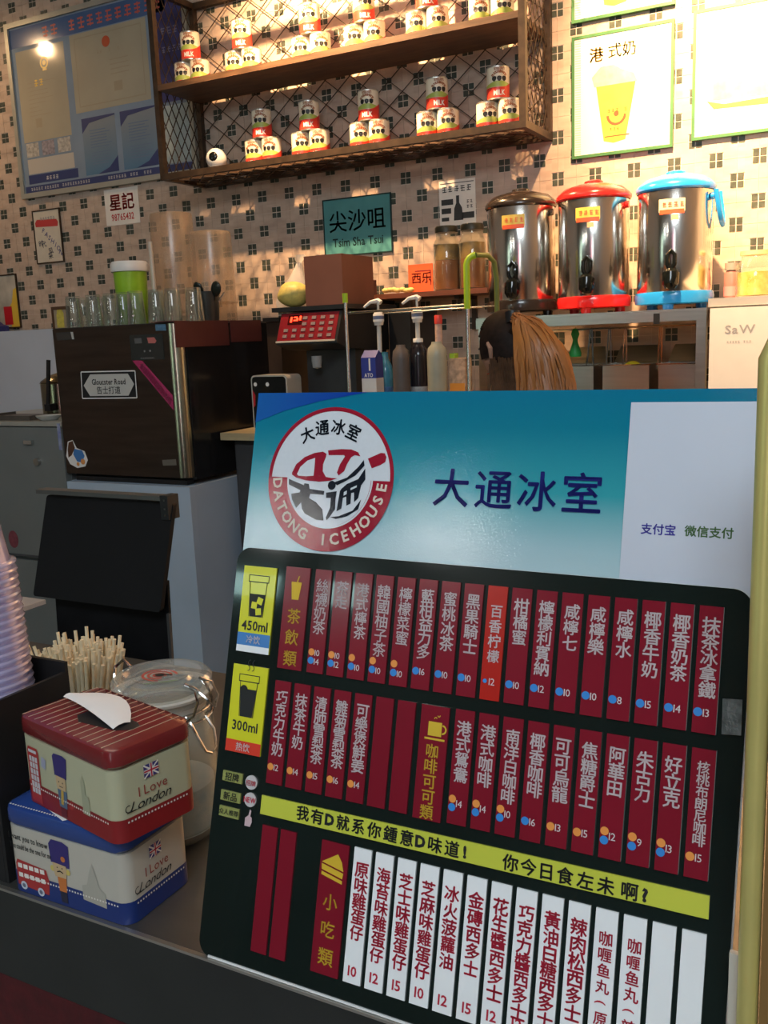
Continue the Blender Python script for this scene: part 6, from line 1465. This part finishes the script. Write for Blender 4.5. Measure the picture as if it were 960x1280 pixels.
# ------------------------------------------------------------------ black organiser and stack of plastic cups
XB = 3.551; BZ = CZT+.0005
bb = thing('organizer_box', 'matt black open box at the left edge holding the stack of plastic cups', 'box', (3.46, -3.2, BZ))
MB_ = M('matt_black', (.008, .008, .009), .55, var=.2)
part('side_panel', MB().box(XB-.004, XB, -3.246, -3.152, BZ, BZ+.180), MB_, bb)
part('back_panel', MB().box(3.34, XB-.0005, -3.1515, -3.1475, BZ, BZ+.190), MB_, bb)
part('front_panel', MB().box(3.34, XB-.0045, -3.246, -3.242, BZ, BZ+.120), MB_, bb)
part('side_panel', MB().box(3.336, 3.3395, -3.246, -3.1475, BZ, BZ+.180), MB_, bb)
part('bottom_panel', MB().box(3.34, XB-.0045, -3.2415, -3.152, BZ, BZ+.003), MB_, bb)
CUPM = thin_glass('lilac_cup', (.92, .90, 1.0), .06, .42, (.88, .86, 1.0))
cr = .0400
cupo = thing('plastic_cup', 'clear lilac plastic cup, one of the tall nested stack at the left edge', 'cup', (0, 0, 0), group='nested plastic cups in the black box')
part('cup_wall', MB().lathe([(cr-.011, .080), (cr-.0105, .079), (cr-.001, .006), (cr-.0005, .0045), (cr+.0036, .0044), (cr+.0046, .0024), (cr+.0036, .0002), (cr-.0004, .0002), (cr-.0015, .004), (cr-.0115, .078), (0, .079)], n=30, cap=False), CUPM, cupo, True, local=True)
cpt = subtree(cupo)
cb_ = Vector((3.500, -3.197, BZ+.0045)); ct_dir = Vector((-.055, -.0, 1)).normalized()
qrot = Vector((0, 0, 1)).rotation_difference(ct_dir).to_euler()
for k in range(38):
    loc = cb_+ct_dir*(.0078*k)
    if k == 0: cupo.location = loc; cupo.rotation_euler = qrot; cupo['label'] = 'bottom plastic cup of the nested stack inside the black box'
    elif k == 37: dup(cupo, loc, qrot, 'topmost plastic cup of the nested stack at the left edge', None, cpt)
    else: dup(cupo, loc, qrot, 'clear lilac plastic cup, one from the middle of the nested stack at the left edge', None, cpt)

# ------------------------------------------------------------------ gold framed stand at the right
GX0, GX1, GY = 4.206, 4.228, -3.248
gs = thing('framed_stand', 'gold framed pale blue poster stand on the counter at the right edge', 'stand', (4.33, GY, CZT+.0005))
GO = M('gold_frame', (.66, .58, .20), .34, .45, var=.06, scale=20)
zt = atY(955, 424, GY).z; gb = CZT+.0015
def gtube(name, pts, r, m): return part(name, MB().tube(pts, r, 14), m, gs, True)
rc = .010; xr = 4.50
gtube('frame', [(GX0+.0055, GY, gb), (GX0+.0055, GY, zt-rc), (GX0+.0085, GY, zt-rc*.3), (GX0+.0055+rc, GY, zt), (xr, GY, zt), (xr+rc, GY, zt-rc), (xr+rc, GY, gb)], .0062, GO)
part('inner_strip', MB().box(GX0+.0125, GX0+.0175, GY-.003, GY+.004, gb, zt-.008), M('inner_bronze', (.26, .15, .05), .4, .3), gs)
part('inner_strip', MB().box(xr-.001, xr+.003, GY-.003, GY+.004, gb, zt-.008), M('inner_bronze'), gs)
part('white_lip', MB().box(GX0-.0065, GX0-.0012, GY+.006, GY+.010, gb, CZT+.12), M('lip_white', (.55, .52, .45), .4), gs)
part('poster_panel', MB().box(GX0+.018, xr-.0015, GY-.001, GY+.004, gb, zt-.008), M('poster_pale_blue', (.36, .50, .52), .35, var=.04), gs)
q0 = atY(952, 1178, GY-.0015)
part('dark_print', MB().poly([(GX0+.019, q0.z-.03), (GX0+.06, q0.z-.03), (GX0+.06, q0.z), (GX0+.03, q0.z+.004), (GX0+.019, q0.z-.001)], GY-.0015), M('print_forest', (.01, .03, .015), .4), gs)
fl = MB()
for k in range(5): fl.disc(GX0+.022+.008*k, q0.z-.045-.004*(k % 2), .008, GY-.0016-.0002*k, 0, 9)
part('golden_print', fl, M('print_gold', (.60, .42, .10), .4, var=.3, scale=90), gs)
part('foot_bar', MB().box(GX0, xr+.012, GY-.05, GY+.05, CZT+.0005, CZT+.0014), GO, gs)

# ------------------------------------------------------------------ lit things across the walkway behind the customer (seen only as reflections)
def glow(name, col, st): return M(name, col, .5, emit=col, es=st)
o = solo('light_box', MB().box(.62, 1.75, -7.05, -6.98, 2.15, 2.27), glow('lightbox_teal', (.60, .95, .92), 6.0), 'long pale teal light box of the shop across the walkway', 'sign')
o = solo('light_box', MB().box(4.22, 4.42, -6.98, -6.92, .7, 2.5), glow('lightbox_magenta', (.85, .12, .35), 2.2), 'upright magenta light box across the walkway', 'sign')
o = solo('light_box', MB().box(4.5, 4.95, -6.98, -6.92, .5, 2.5), glow('lightbox_white', (.85, .95, .95), 3.5), 'upright white light box across the walkway, right of the magenta one', 'sign')
o = solo('light_box', MB().box(-.15, .35, -6.98, -6.92, .5, 2.3), glow('lightbox_green', (.62, .85, .70), 2.5), 'upright pale green light box across the walkway', 'sign')
for k, (x, z) in enumerate(((1.32, 2.47), (2.34, 2.50))):
    y_ = -6.62
    l = thing('pendant_lamp', ['white globe pendant lamp over the walkway, left one', 'white globe pendant lamp over the walkway, right one'][k], 'light', (x, y_, CEIL))
    part('cord', MB().tube([(x, y_, CEIL-.001), (x, y_, z+.10)], .004, 6), BLKPL, l); part('globe', sphere((x, y_, z), .10), glow('globe_glow', (1, .97, .92), 35), l, True)
struct('wall_opposite', MB().box(XL-.1, XR+.1, -7.2, -7.06, 0, CEIL+.4), M('mall_wall', (.07, .07, .075), .6, var=.1))
struct('ceiling', MB().box(XL-.1, XR+.1, -7.2, YF-.12, CEIL, CEIL+.06), M('ceiling_paint'))
